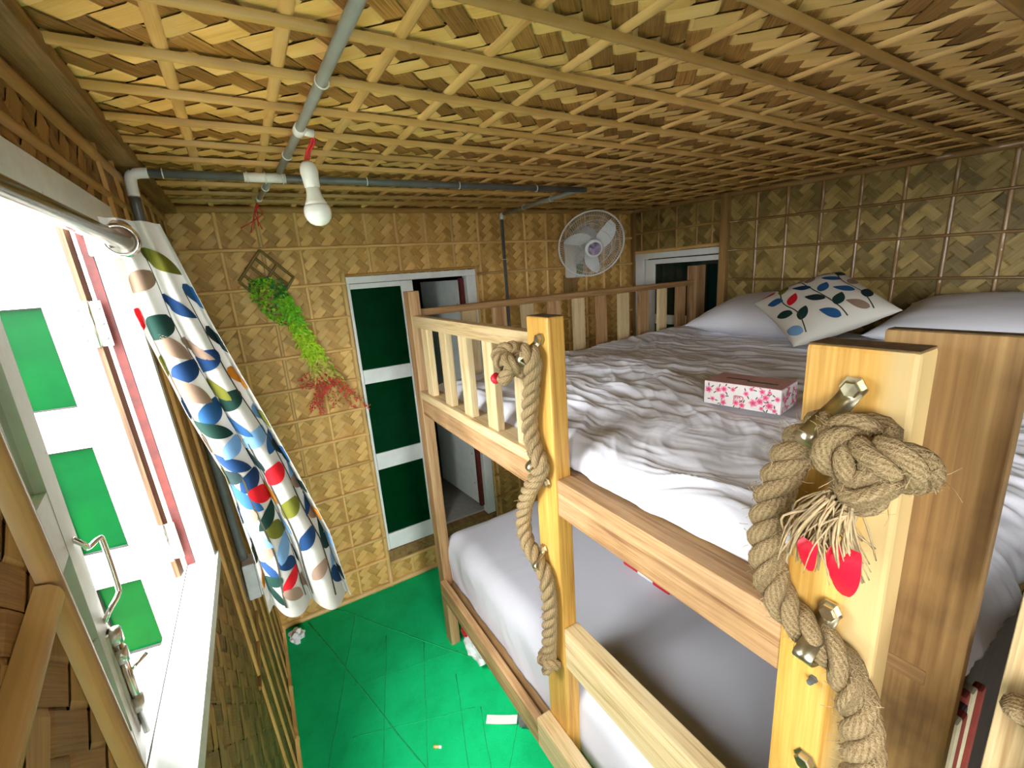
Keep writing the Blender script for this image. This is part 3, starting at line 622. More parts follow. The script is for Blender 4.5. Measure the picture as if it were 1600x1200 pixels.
# ---- ropes
def strands(parent, P, r=.0098, off=.0118, pitch=.088, seg=9, taper=None, name='strand'):
    P = [Vector(p) for p in P]
    Q = [P[0]]                                            # resample evenly
    step = .0055; acc = 0
    for a, b in zip(P, P[1:]):
        L = (b - a).length
        if L < 1e-9: continue
        d = step - acc
        while d <= L: Q.append(a + (b - a) * (d / L)); d += step
        acc = L - (d - step)
    T, Nn = frames(Q)
    for k in range(3):
        C_ = []
        for i, p in enumerate(Q):
            a = 2 * PI * (i * step / pitch + k / 3); C_.append(p + (Nn[i][0] * math.cos(a) + Nn[i][1] * math.sin(a)) * off)
        tube(name, C_, r, m_rope, parent, seg)
def knot_path(c, s, rot=0, depth=.45, n=70, gap=.18, flip=1):
    c = Vector(c); out = []
    for k in range(n):
        t = gap + (2 * PI - 2 * gap) * k / (n - 1)
        u = (math.sin(t) + 2 * math.sin(2 * t)) / 3; v = (math.cos(t) - 2 * math.cos(2 * t)) / 3; w = -math.sin(3 * t) * depth
        cu, cv = u * math.cos(rot) - v * math.sin(rot), u * math.sin(rot) + v * math.cos(rot)
        out.append(c + Vector((w * s * flip, cu * s, cv * s)))
    return out
rb = empty('jute_rope', (.525, .82, .66), 'thick jute rope clipped down the middle bed post with a knotted top', 'rope')
xr = .523
pathB = smooth_path([(xr + .005, .842, 1.508), (xr - .002, .822, 1.530), (xr, .806, 1.515), (xr, .812, 1.480), (xr, .826, 1.422), (xr, .838, 1.356), (xr, .826, 1.300), (xr, .800, 1.262), (xr, .818, 1.228), (xr, .872, 1.150), (xr, .900, 1.068), (xr, .888, 1.012),
                     (xr, .842, .984), (xr, .810, .955), (xr, .798, .887), (xr, .805, .793), (xr, .815, .712), (xr, .812, .690)], 8)
strands(rb, pathB)
strands(rb, knot_path((.512, .888, 1.492), .040, .6, .50), .0082, .0094, .065, name='knot_strand')
strands(rb, knot_path((.522, .816, .685), .022, .2, .6, 50), .0075, .0070, .06, name='knot_strand')
mesh('red_tape', *lathe_geo([(0, .006), (.001, .014), (.014, .013), (.02, .004)], (.505, .945, 1.452), (-.3, .8, -.5), 10)[:2], m_redtape, rb, True)
rc = empty('jute_rope', (.52, .19, 1.0), 'thick jute rope with big frayed knot on the nearest bed post', 'rope')
xr = .520
pathC = smooth_path([(xr - .004, .178, 1.500), (xr - .004, .198, 1.512), (xr, .220, 1.512), (xr, .240, 1.495), (xr, .258, 1.458), (xr, .272, 1.404), (xr, .276, 1.340), (xr, .262, 1.284), (xr, .235, 1.256), (xr, .205, 1.246), (xr, .178, 1.228),
                     (xr, .158, 1.184), (xr, .147, 1.120), (xr, .146, 1.05), (xr, .15, .95), (xr, .152, .85)], 8)
strands(rc, pathC, .0104, .0126, .092)
strands(rc, knot_path((.500, .172, 1.493), .034, 2.4, .55), .0098, .0112, .08, name='knot_strand')
fib = []
for k in range(150):
    a = R.uniform(-1, 1); b = R.uniform(0, 1); g = R.choice((0, 0, 1))
    p0 = Vector((.478 + R.uniform(-.01, .012), .186 + a * .014, 1.452 + R.uniform(-.012, .01)))
    e = Vector((.482 + R.uniform(-.018, .03), (.214 if g == 0 else .178) + a * .020, 1.372 + R.uniform(-.012, .03)))
    mdl = (p0 + e) / 2 + Vector((-.012 + R.uniform(-.006, .006), R.uniform(-.008, .008) + .004, .006))
    fib.append(tube_geo(smooth_path([p0, mdl, e], 4), R.uniform(.0009, .0019), 4, rf=lambda t: 1 - .5 * t))
V, F, UV = join_geo(fib); o = mesh('frayed_fibres', V, F, m_fray, rc, True); o['kind'] = 'stuff'
def ribbon(name, P, w, mat, parent, nrm=(-1, 0, 0)):
    P = smooth_path(P, 5); V = []; F = []
    for i, p in enumerate(P):
        d = (P[min(i + 1, len(P) - 1)] - P[max(i - 1, 0)]).normalized(); s = d.cross(Vector(nrm)).normalized(); t = i / (len(P) - 1)
        ww = w * (.45 + .9 * math.sin(PI * min(1, .18 + t * .82)))
        V += [p - s * ww, p + Vector(nrm) * .002, p + s * ww]
    for i in range(len(P) - 1):
        for k in range(2): F.append((i * 3 + k, i * 3 + k + 1, i * 3 + k + 4, i * 3 + k + 3))
    return mesh(name, V, F, mat, parent, True)
ribbon('red_tape', [(.470, .170, 1.412), (.463, .170, 1.400), (.463, .168, 1.378), (.470, .169, 1.358)], .0115, m_redtape, rc)
ribbon('red_tape', [(.466, .203, 1.405), (.463, .203, 1.392), (.468, .201, 1.368)], .0075, m_redtape, rc)

def hairs(parent, P, n, rad, seed):
    Q = random.Random(seed); g = []
    for _ in range(n):
        p = Vector(P[Q.randrange(1, len(P) - 1)]); a = Q.uniform(0, 2 * PI); d = Vector((-abs(math.cos(a)), math.sin(a), Q.uniform(-.6, .6))).normalized()
        t = Vector((Q.uniform(-1, 1), Q.uniform(-1, 1), Q.uniform(-1, 1))); p = p + d * rad; L = Q.uniform(.006, .016)
        g.append(tube_geo([p, p + d * L * .35 + t * L * .3, p + d * L * .5 + t * L * .75], Q.uniform(.00025, .00045), 3))
    V, F, UV = join_geo(g); o = mesh('loose_fibres', V, F, m_fray, parent, True); o['kind'] = 'stuff'
hairs(rb, pathB, 260, .020, 4); hairs(rc, pathC, 420, .0215, 5); hairs(rc, knot_path((.500, .172, 1.493), .034, 2.4, .55), 260, .020, 6)
# next bunk's post at the right edge of the view
pe = empty('bunk_bed', (1.4, -.8, 0), 'second bunk bed whose pale post stands at the right edge', 'bed')
box('post', (.47, -.035, 0), (.515, .056, 1.60), m_pal_z, pe, .004)
box('deck', (.516, -1.60, 1.18), (2.35, .052, 1.22), m_ply, pe); box('lower_deck', (.516, -1.60, .30), (2.35, .052, .34), m_ply, pe)
box('side_rail', (.516, .030, 1.10), (2.35, .054, 1.18), m_ply, pe); box('head_board', (2.325, -1.60, .34), (2.35, .028, 1.18), m_ply, pe)
box('post', (.47, -1.60, 0), (.515, -1.52, 1.60), m_pal_z, pe, .004)
re_ = empty('jute_rope', (.45, .0, .6), 'jute rope on the pale post at the right edge', 'rope')
strands(re_, smooth_path([(.452, .036, 1.36 - .0), (.452, .012, 1.33), (.452, .008, 1.28), (.452, .03, 1.22), (.452, .028, 1.1)], 8), .0105, .0105, .08)

# ================================================================== BEDDING
def nz(x, y, z=0): return noise.noise(Vector((x, y, z)))
def wrinkle(x, y, amp, seed, ang, fine=1.0):
    ca, sa = math.cos(ang), math.sin(ang)
    wx = x + .10 * nz(x * 3, y * 3, seed) + .03 * nz(x * 9, y * 9, seed + 3); wy = y + .10 * nz(x * 3 + 9, y * 3, seed)
    u = wx * ca + wy * sa; v = -wx * sa + wy * ca
    a = 1 - 2 * abs(nz(u * 2.2, v * 13, seed + 1)); b = 1 - 2 * abs(nz(u * 4.5 + 4, v * 28, seed + 2)); c = 1 - 2 * abs(nz(u * 7, v * 60, seed + 5))
    mask = .45 + .75 * nz(x * 2.2, y * 2.2, seed + 7)
    return amp * max(.25, mask) * (a * .62 + b * .36 * fine + c * .14 * fine)
def drape(name, x0, x1, y0, y1, zt, r, drop, amp, seed, ang, mat, label, cat, nx, ny, fine=1.0, hem=.02):
    """mattress under a sheet: rounded edges that fall to the deck"""
    def edge(s, lo, hi):
        if s < lo:
            d = lo - s; a = min(d / r, PI / 2); return lo - r * math.sin(a), r * (1 - math.cos(a)) + max(0, d - r * PI / 2), 1
        if s > hi:
            d = s - hi; a = min(d / r, PI / 2); return hi + r * math.sin(a), r * (1 - math.cos(a)) + max(0, d - r * PI / 2), 1
        return s, 0, 0
    ext = r * PI / 2 + max(0, drop - r); V = []; F = []
    lx, hx_, ly, hy = x0 + r, x1 - r, y0 + r, y1 - r
    for j in range(ny + 1):
        t = ly - ext + (hy - ly + 2 * ext) * j / ny
        for i in range(nx + 1):
            s = lx - ext + (hx_ - lx + 2 * ext) * i / nx
            px, dx, ex = edge(s, lx, hx_); py, dy, ey = edge(t, ly, hy)
            d = max(dx, dy) + .35 * min(dx, dy); w = wrinkle(s, t, amp, seed, ang, fine)
            if fine > 1:
                w = .8 * w + .5 * wrinkle(s + 5, t, amp, seed + 20, ang - .8, .5)
                pr_ = min(1, max(0, (math.hypot((s - 1.12) / .9, t - .66) - .09) / .07)); w = .012 * (1 - pr_) + w * pr_
            d = min(d, drop + hem * (1 + nz(s * 6, t * 6, seed)) * .5)
            k = min(1, d / r); z = zt(px, py) - d + w * (1 - .8 * k)
            o = k * (w * 1.2 + .006 * nz(s * 8, t * 8, seed))
            V.append((px + (o if s > hx_ else -o if s < lx else 0), py + (o if t > hy else -o if t < ly else 0), z))
    for j in range(ny):
        for i in range(nx): k = j * (nx + 1) + i; F.append((k, k + 1, k + nx + 2, k + nx + 1))
    per = [i for i in range(nx + 1)] + [j * (nx + 1) + nx for j in range(1, ny + 1)] + [ny * (nx + 1) + i for i in range(nx - 1, -1, -1)] + [j * (nx + 1) for j in range(ny - 1, 0, -1)]
    F.append(tuple(reversed(per)))
    o = mesh(name, V, F, mat, None, True); return tag(o, label, cat)
def zt_up(x, y): return 1.283 + .045 * max(0, min(1, (x - .7) / 1.0)) + .006 * math.sin(x * 3 + y * 4)
mu = drape('mattress', .626, 2.345, .112, 1.690, zt_up, .05, .054, .046, 3.3, 1.75, m_sheet, 'upper bunk mattress under a crumpled white sheet', 'mattress', 430, 390, 1.01)
mlw = drape('mattress', .590, 2.28, .17, 1.745, lambda x, y: .592 + .012 * math.sin(x * 2.5) * math.sin(y * 3), .075, .235, .011, 8.1, .3, m_sheet, 'lower bunk mattress under a smooth white sheet', 'mattress', 160, 150, .5)

drape('mattress', .53, 2.33, -1.58, .045, lambda x, y: 1.31, .05, .085, .02, 5.2, .5, m_sheet, 'white mattress of the second bunk behind the right edge post', 'mattress', 60, 50)
def cushion(name, c, ax, w, d, th, mat, label, cat, pw=2.6, n=28, wr=.004, seed=1, pinch=.10):
    """pillow: two bulged faces meeting in a seam with pointed corners"""
    c = Vector(c); V = []; F = []; idx = {}
    def surf(u, v, side):
        k = (1 - abs(u) ** pw) * (1 - abs(v) ** pw); e = 1 - pinch * (1 - abs(v) ** 2) * abs(u) ** 3 * 1; g = 1 - pinch * (1 - abs(u) ** 2) * abs(v) ** 3
        h = th / 2 * max(k, 0) ** .55 * side + wr * nz(u * 5 + seed, v * 5, seed) * (1 if abs(u) < .98 and abs(v) < .98 else 0)
        return c + ax[0] * (u * w / 2 * e) + ax[1] * (v * d / 2 * g) + ax[2] * h
    for side in (1, -1):
        for j in range(n + 1):
            for i in range(n + 1):
                u = -1 + 2 * i / n; v = -1 + 2 * j / n
                u = math.sin(u * PI / 2); v = math.sin(v * PI / 2)
                if side == -1 and (i in (0, n) or j in (0, n)): idx[(side, i, j)] = idx[(1, i, j)]; continue
                idx[(side, i, j)] = len(V); V.append(surf(u, v, side))
        for j in range(n):
            for i in range(n):
                q = [idx[(side, i, j)], idx[(side, i + 1, j)], idx[(side, i + 1, j + 1)], idx[(side, i, j + 1)]]; F.append(q if side == 1 else q[::-1])
    o = mesh(name, V, F, mat, None, True); tag(o, label, cat); return o, surf
def leaf_print(parent, S, leaves, stems, mats, off=.0009, name='leaf_print', ns=15):
    """flat printed leaves and stems laid on a cloth surface S(u, v) -> point"""
    V = []; F = []; MI = []; SS = [-1 + 2 * k / 8 for k in range(9)]; m_ = len(SS); lift = [0]
    def pt(u, v):
        e = 1e-3; p = S(u, v); n_ = (S(u + e, v) - p).cross(S(u, v + e) - p); n_ = n_.normalized() if n_.length > 1e-12 else Vector((0, -1, 0))
        return p + n_ * (off + lift[0]) * SIGN[0]
    for lf_ in leaves:
        u, v, ang, L, Wd, col = lf_[:6]; A0_, A1_ = lf_[6:8] if len(lf_) > 6 else ASP; o = len(V); lift[0] = (lift[0] + .00013) % .0008; ca, sa = math.cos(ang), math.sin(ang)
        for k in range(ns):
            t = k / (ns - 1); ww = Wd * (math.sin(PI * t ** .8) ** .8) if 0 < k < ns - 1 else .0
            for s in SS:
                a = (t - .5) * L; b = s * ww * .5; V.append(pt(u + (a * ca - b * sa) * A0_, v + (a * sa + b * ca) * A1_))
        for k in range(ns - 1):
            for q in range(m_ - 1): F.append((o + k * m_ + q, o + k * m_ + q + 1, o + k * m_ + q + m_ + 1, o + k * m_ + q + m_)); MI.append(col)
    for P, w in stems:
        o = len(V); P = [(a, b) for a, b, _ in [tuple(x) for x in smooth_path([(a, b, 0) for a, b in P], 8)]]
        for k, (a, b) in enumerate(P):
            a2, b2 = P[min(k + 1, len(P) - 1)]; a1, b1 = P[max(k - 1, 0)]; d = Vector((a2 - a1, b2 - b1)); d = d.normalized() if d.length else Vector((0, 1))
            V.append(pt(a - d.y * w * ASP[0], b + d.x * w * ASP[1])); V.append(pt(a + d.y * w * ASP[0], b - d.x * w * ASP[1]))
        for k in range(len(P) - 1): F.append((o + 2 * k, o + 2 * k + 1, o + 2 * k + 3, o + 2 * k + 2)); MI.append(len(mats) - 1)
    return mesh(name, V, F, mats, parent, True, None, MI)
ASP = [1, 1]; SIGN = [1]
# white pillows against the right wall
pl1, _ = cushion('pillow', (2.14, 1.18, 1.425), (Vector((.98, .02, .20)).normalized(), Vector((-.02, 1, 0)), Vector((-.20, 0, .98)).normalized()), .46, .66, .17, m_pillow, 'white pillow under the leaf print cushion', 'pillow', seed=2)
pl2, _ = cushion('pillow', (2.16, .42, 1.424), (Vector((.98, 0, .18)).normalized(), Vector((0, 1, 0)), Vector((-.18, 0, .98)).normalized()), .44, .66, .17, m_pillow, 'white pillow behind the nearest bed post top', 'pillow', seed=5)
# leaf print cushion
cb_, ct_, cl_, cr_ = Vector((1.70, .855, 1.345)), Vector((2.17, .915, 1.592)), Vector((1.95, 1.150, 1.465)), Vector((1.92, .640, 1.450))
cc = (cb_ + ct_ + cl_ + cr_) / 4; e1 = ((cr_ + ct_) - (cl_ + cb_)) / 2; e2 = ((cl_ + ct_) - (cr_ + cb_)) / 2
a1 = e1.normalized(); a3 = a1.cross(e2).normalized(); a2 = a3.cross(a1)
cu, csurf = cushion('cushion', cc + a3 * .03, (a1, a2, a3), e1.length * 1.02, e2.length * 1.02, .14, m_cush, 'square cushion with blue green leaf print on the pillow', 'cushion', n=32, wr=.003, seed=9, pinch=.08)
LV = []; ST = []
for sx, lean in ((-.62, .10), (.02, -.06), (.62, .08)):
    ST.append(([(sx - lean + .05, -.9), (sx + .04, -.4), (sx - .04, .1), (sx + lean, .55), (sx + lean * 1.5, .88)], .012))
    for k in range(7):
        v = -.82 + k * .26; s = 1 if k % 2 else -1
        LV.append((sx + s * .16 + lean * (v) * .8, v + .10, PI / 2 - s * .75, .40, .205, R.choice((0, 1, 2, 3, 3, 8, 4, 5, 1, 8, 5, 0, 7))))
leaf_print(cu, lambda u, v: csurf(min(max(u, -.97), .97), min(max(v, -.97), .97), 1), LV, ST, m_leafs2 + [m_stem], .0012)

# ---- tissue box
tb_root = empty('tissue_box', (1.12, .66, 1.32), 'pink floral tissue box lying on the crumpled sheet', 'box')
bl, br, fr_ = Vector((1.035, .745, 0)), Vector((1.070, .556, 0)), Vector((1.205, .600, 0))
ux = (br - bl).normalized(); uy = Vector((-ux.y, ux.x, 0)); uy = uy if uy.x > 0 else -uy; uz = Vector((0, 0, 1)); bw, bd, bh = .190, .112, .062
zb = 1.318; bc = Vector((bl.x, bl.y, zb)) + ux * bw / 2 + uy * bd / 2 + uz * bh / 2
m_tbox = plain('white_printed_card', (.82, .76, .72), .45, var=.03); m_pinkt = plain('pink_card_top', (.62, .34, .36), .45, var=.08)
bod = obox('carton', bc, (bw, bd, bh), (ux, uy, uz), m_tbox, tb_root, .0015)
obox('carton_top', bc + uz * (bh / 2 + .0004), (bw - .002, bd - .002, .0012), (ux, uy, uz), m_pinkt, tb_root, .0002)
m_fl = [plain('rose_print', (.80, .10, .24), .5), plain('pale_rose_print', (.85, .42, .48), .5), plain('leaf_print_dark', (.05, .06, .05), .5), plain('deep_rose_print', (.55, .02, .12), .5)]
def decal_face(org, du, dv, n_, wlen, hlen, count, name):
    V = []; F = []; MI = []
    def blob(cx, cy, r, mi, lobes, ph, el=1, rot=0, lift=1):
        o = len(V); n = 20; V.append(org + du * cx + dv * cy + n_ * .0006 * lift)
        for k in range(n):
            a = 2 * PI * k / n; rr = r * (1 + .22 * math.cos(lobes * a + ph)); x_, y_ = rr * math.cos(a), rr * math.sin(a) * el
            X_, Y_ = cx + x_ * math.cos(rot) - y_ * math.sin(rot), cy + x_ * math.sin(rot) + y_ * math.cos(rot)
            X_ = min(max(X_, .001), wlen - .001); Y_ = min(max(Y_, .001), hlen - .001); V.append(org + du * X_ + dv * Y_ + n_ * .0006 * lift)
        for k in range(n): F.append((o, o + 1 + k, o + 1 + (k + 1) % n)); MI.append(mi)
    pts = []
    for k in range(count):
        for _ in range(30):
            x_, y_ = R.uniform(.004, wlen - .004), R.uniform(.003, hlen - .003)
            if all((x_ - a) ** 2 + (y_ - b) ** 2 > .014 ** 2 for a, b in pts) and not (abs(x_ - wlen * .48) < .020 and abs(y_ - hlen * .45) < .013): break
        else: continue
        pts.append((x_, y_)); r = R.uniform(.005, .0105)
        for q in range(2): a = R.uniform(0, 6.28); blob(x_ + math.cos(a) * r * 1.5, y_ + math.sin(a) * r * 1.5, .0042, 2, 2, 0, .42, a, 1)
        blob(x_, y_, r, 1, 5, R.uniform(0, 6), lift=1.5); blob(x_, y_, r * .68, 0, 5, R.uniform(0, 6), lift=2); blob(x_, y_, r * .25, 3, 3, 0, lift=2.5)
    return mesh(name, V, F, m_fl, tb_root, False, None, MI)
o0 = Vector((bl.x, bl.y, zb))
decal_face(o0, ux, uz, -uy, bw, bh, 20, 'flower_print'); decal_face(o0 + ux * bw, uy, uz, ux, bd, bh, 14, 'flower_print')
def text_mesh(name, s, c, ax, size, mat, parent, up, ext=.0002):
    cu_ = bpy.data.curves.new('t', 'FONT'); cu_.body = s; cu_.size = size; cu_.align_x = 'CENTER'; cu_.align_y = 'CENTER'; cu_.extrude = ext
    to = bpy.data.objects.new('t', cu_); COL.objects.link(to); dg = bpy.context.evaluated_depsgraph_get(); me = bpy.data.meshes.new_from_object(to.evaluated_get(dg))
    V = [Vector(c) + ax * v.co.x + up * v.co.y + ax.cross(up) * v.co.z for v in me.vertices]; F = [tuple(p.vertices) for p in me.polygons]
    bpy.data.objects.remove(to); bpy.data.meshes.remove(me); return mesh(name, V, F, mat, parent)
text_mesh('lettering', 'Gul', o0 + ux * bw * .48 + uz * bh * .45 - uy * .0012, -ux, .018, m_fl[3], tb_root, -uz)
obox('tissue_slot', bc + uz * (bh / 2 + .0012) - ux * .03, (.060, .007, .0006), (ux, uy, uz), m_dk, tb_root, .0001)
obox('top_print', bc + uz * (bh / 2 + .0012) + ux * .035 + uy * -.012, (.075, .014, .0006), (ux, uy, uz), plain('olive_print', (.13, .13, .06), .5, var=.5, scale=120), tb_root, .0001)
# red packet on the lower bed
rp = empty('snack_packet', (1.08, .96, .60), 'red and white packet lying on the lower mattress', 'packet')
pax = (Vector((-.05, 1, 0)).normalized(), Vector((1, .05, 0)).normalized(), Vector((0, 0, 1)))
for s, mt in ((-.07, m_redtape), (0, m_wplast), (.07, m_redtape)): obox('wrapper', Vector((1.085, .965 + s, .618)), (.070, .085, .018), pax, mt, rp, .006)
# striped cloth hanging in front of the added dark panel
sb = empty('striped_cloth', (.72, .12, .88), 'dark red striped cloth hanging between the bunks at bottom right', 'cloth')
m_str = [plain('maroon_wool', (.22, .03, .02), .95), plain('cream_wool', (.55, .45, .30), .95), plain('dark_wool', (.05, .03, .03), .95)]
for k in range(9): obox('stripe', Vector((.655 + .0195 * k, .1185 + .004 * math.sin(k * 1.3), .98 - .004 * (k % 3))), (.0195, .013, .20), (Vector((1, 0, 0)), Vector((0, 1, 0)), Vector((0, 0, 1))), m_str[(0, 2, 0, 1, 0, 2, 0, 1, 0)[k]], sb, .004)

# ================================================================== CURTAIN AND ROD
ZR, XR = 1.796, -.155
rod = empty('curtain_rod', (XR, .5, ZR), 'chrome curtain rod above the open window', 'curtain rod')
tube('rod_tube', [(XR, -.25, ZR), (XR, .3, ZR), (XR, 1.03, ZR)], .0125, m_chrome, rod, 20)
box('bracket', (xw(ZR) + .002, 1.004, ZR - .02), (XR + .004, 1.02, ZR + .02), m_chrome, rod); box('bracket', (xw(ZR) + .002, -.2, ZR - .02), (XR + .004, -.184, ZR + .02), m_chrome, rod)
EL = [(-.176, 1.835), (-.170, 1.676), (-.140, 1.485), (-.106, 1.33), (-.094, 1.117), (-.092, .972)]
ER = [(-.104, 1.830), (-.060, 1.653), (-.012, 1.487), (.040, 1.295), (.082, 1.131), (.104, .925)]
def curt(s, t):
    a = interp(EL, t); b = interp(ER, t); q = min(max(s, 0), 1)
    amp = .009 + .015 * min(1, t * 1.3); y = 1.035 + .03 * (t) - .055 * (1 - t) * (1 - q)
    w = 2 * PI * (2.45 * s + .12 * math.sin(t * 3))
    x = lerp(a[0], b[0], s) + amp * .35 * math.cos(w) * min(1, t * 3); z = lerp(a[1], b[1], s) - .006 * t * math.cos(w + 1)
    return Vector((x, y + amp * math.sin(w) + .004 * nz(s * 9, t * 14, 4) * t, z))
ct = empty('curtain', (XR, 1.0, ZR), 'cream curtain with colourful leaf print hanging beside the open window', 'curtain')
ns_, nt_ = 60, 90; V = [curt(i / ns_, j / nt_) for j in range(nt_ + 1) for i in range(ns_ + 1)]
F = [(j * (ns_ + 1) + i, j * (ns_ + 1) + i + 1, (j + 1) * (ns_ + 1) + i + 1, (j + 1) * (ns_ + 1) + i) for j in range(nt_) for i in range(ns_)]
cp = mesh('cloth_panel', V, F, m_curt, ct, True)
V2 = [curt(i / ns_, .968 + .032 * j / 3) + Vector((0, -.0012, 0)) for j in range(4) for i in range(ns_ + 1)]
mesh('hem', V2, [(j * (ns_ + 1) + i, j * (ns_ + 1) + i + 1, (j + 1) * (ns_ + 1) + i + 1, (j + 1) * (ns_ + 1) + i) for j in range(3) for i in range(ns_)], m_curt, ct, True)
LV = []; ST = []
def cwid(t): return (interp(ER, t)[0] - interp(EL, t)[0]) * (1.1 + .55 * t)
pal = [5, 8, 1, 0, 2, 4, 5, 1, 6, 3, 5, 0, 2, 8, 7, 0, 4, 3, 2]
for q, (sx, v0) in enumerate(((.42, .02), (.76, .14), (.12, .20), (.60, .50), (.27, .58), (.93, .45))):
    n = int((.96 - v0) / .046); path = []
    for k in range(n + 1):
        v = v0 + (.965 - v0) * k / n; u = sx + .028 * math.sin(k * .9 + q) * (.1 / cwid(v)); path.append((u, v)); s_ = 1 if (k + q) % 2 else -1
        if k == n: continue
        if any(((u + s_ * .021 / cwid(v) - l[0]) * cwid(v)) ** 2 + ((v + .012 - l[1]) * .9) ** 2 < .026 ** 2 for l in LV): continue
        LV.append((u + s_ * .021 / cwid(v), v + .012, PI / 2 - s_ * R.uniform(.45, .85), R.uniform(.056, .070), R.uniform(.027, .034), pal[(k * 5 + q * 7) % len(pal)], 1 / cwid(v), 1 / .90))
    ST.append((path, .0011))
ASP[0] = 5.5; ASP[1] = 1.0; SIGN[0] = -1
def cs(u, v): return curt(min(max(u, .004), .996), min(max(v, .004), .985))
pr = leaf_print(cp, cs, LV, ST, m_leafs + [m_stem], .0014)
ASP[0] = 1
V, F, UV = tube_geo([Vector((XR + .0235 * math.cos(a), .972, ZR + .0235 * math.sin(a))) for a in [2 * PI * k / 28 for k in range(28)]], .0062, 10, True, squash=.7)
mesh('eyelet', V, F, m_chrome, ct, True, UV)
lathe('rod_end_cap', [(0, .0118), (.002, .0118), (.004, .009), (.005, .0002)], (XR, 1.030, ZR), (0, 1, 0), m_dkgrey, rod, 16)

# ================================================================== CONDUITS, BULB
m_tie = m_wplast
def ties(parent, pts, ax, r):
    for p in pts:
        x_, y_, z_ = axes_from(ax); p = Vector(p)
        V, F, UV = tube_geo([p + (x_ * math.cos(a) + y_ * math.sin(a)) * (r + .0015) for a in [2 * PI * k / 14 for k in range(14)]], .0016, 5, True); mesh('cable_tie', V, F, m_tie, parent, True)
zq = H - .034
c1 = empty('conduit_pipe', (.165, .7, zq), 'grey conduit running along the ceiling to the bulb', 'conduit')
tube('pipe', [(.198, -.3, zq), (.181, .63, zq), (.166, 1.16, zq), (.154, 1.50, zq)], .0092, m_grey, c1, 14)
ties(c1, [(.176, .86, zq), (.160, 1.33, zq)], (0, 1, 0), .0092)
lathe('tee_sleeve', [(0, .011), (.001, .0125), (.028, .0125), (.029, .011)], (.168, 1.105, zq), (-.03, 1, 0), m_wplast, c1, 16)
tube('tee_outlet', [(.167, 1.122, zq), (.196, 1.124, zq - .004)], .0085, m_wplast, c1, 14)
c2 = empty('conduit_pipe', (.5, 1.52, zq - .012), 'dark conduit crossing the ceiling from the left wall', 'conduit')
tube('pipe', [(-.185, 1.515, zq - .016), (.5, 1.522, zq - .016), (1.30, 1.528, zq - .014)], .0105, m_dkgrey, c2, 14)
ties(c2, [(-.12, 1.515, zq - .016), (.40, 1.52, zq - .016), (.72, 1.523, zq - .016), (1.05, 1.526, zq - .016)], (1, 0, 0), .0105)
tube('tee_sleeve', [(.062, 1.518, zq - .016), (.168, 1.519, zq - .016)], .0128, m_wplast, c2, 14); 
for x in (.07, .115, .16): ties(c2, [(x, 1.518, zq - .016)], (1, 0, 0), .0135)
tube('elbow', smooth_path([(-.150, 1.515, zq - .016), (-.175, 1.515, zq - .018), (-.188, 1.515, zq - .03), (-.190, 1.515, zq - .072)], 5), .0128, m_wplast, c2, 14)
c3 = empty('conduit_pipe', (xw(1.5), 1.6, 1.0), 'dark conduit dropping down the left wall behind the curtain', 'conduit')
tube('pipe', smooth_path([(-.190, 1.515, zq - .075), (xw(1.8) + .018, 1.53, 1.80), (xw(1.4) + .016, 1.58, 1.4), (xw(1.0) + .014, 1.60, 1.0), (xw(.82) + .014, 1.60, .84)], 5), .012, m_dkgrey, c3, 12)
jb = empty('junction_box', (xw(.78) + .02, 1.6, .78), 'grey plastic junction box on the left wall below the curtain', 'junction box')
box('case', (xw(.78) + .004, 1.565, .70), (xw(.78) + .040, 1.64, .83), plain('grey_plastic', (.50, .50, .50), .5), jb, .004); box('cover', (xw(.78) + .0405, 1.568, .705), (xw(.78) + .046, 1.637, .825), plain('grey_plastic_cover', (.56, .56, .56), .5), jb, .002)
c4 = empty('conduit_pipe', (.118, 1.7, zq), 'short grey conduit stub ending in loose red wires', 'conduit')
tube('pipe', [(.130, 1.545, zq - .014), (.110, 1.86, zq - .014)], .0085, m_grey, c4, 12); tube('end_cap', [(.111, 1.85, zq - .014), (.108, 1.895, zq - .014)], .010, m_wplast, c4, 12)
for k in range(5):
    e = Vector((.085 + R.uniform(-.05, .03), 1.93 + R.uniform(-.02, .03), 1.90 + R.uniform(-.02, .07)))
    tube('wire', smooth_path([(.108, 1.893, zq - .014), (.104 + R.uniform(-.01, .01), 1.925, zq - .03), (.10 + R.uniform(-.02, .02), 1.93, 1.97), e], 5), .0018, m_wire, c4, 6)
ties(c4, [(.122, 1.67, zq - .014)], (0, 1, 0), .0085)
c5 = empty('conduit_pipe', (1.32, 2.0, zq), 'thin grey conduit from the ceiling down the far wall to the bed', 'conduit')
tube('pipe', [(1.300, 1.545, zq - .006), (1.322, 2.27, zq - .006)], .0085, m_grey, c5, 12); ties(c5, [(1.307, 1.78, zq - .006), (1.315, 2.03, zq - .006)], (0, 1, 0), .011)
tube('pipe', [(1.324, 2.281, zq), (1.328, 2.281, .4)], .009, m_dkgrey, c5, 12); tube('elbow', smooth_path([(1.321, 2.25, zq - .006), (1.322, 2.275, zq - .008), (1.324, 2.281, zq - .03)], 4), .0105, m_wplast, c5, 12)
ties(c5, [(1.325, 2.281, 1.78)], (0, 0, 1), .011)
bu = empty('hanging_bulb', (.186, 1.15, 1.85), 'white light bulb hanging from the ceiling conduit on red wire', 'light bulb')
bx, by = .176, 1.145; ba = Vector((.05, 0, -1)).normalized(); top = Vector((bx, by, 1.972))
for k in (-1, 1): tube('wire', smooth_path([(.194, 1.124, zq - .004), (.192 + k * .003, 1.130, zq - .02), (.182 + k * .003, 1.140, 1.992), top + Vector((k * .003, 0, .002))], 5), .0026, m_wire, bu, 7)
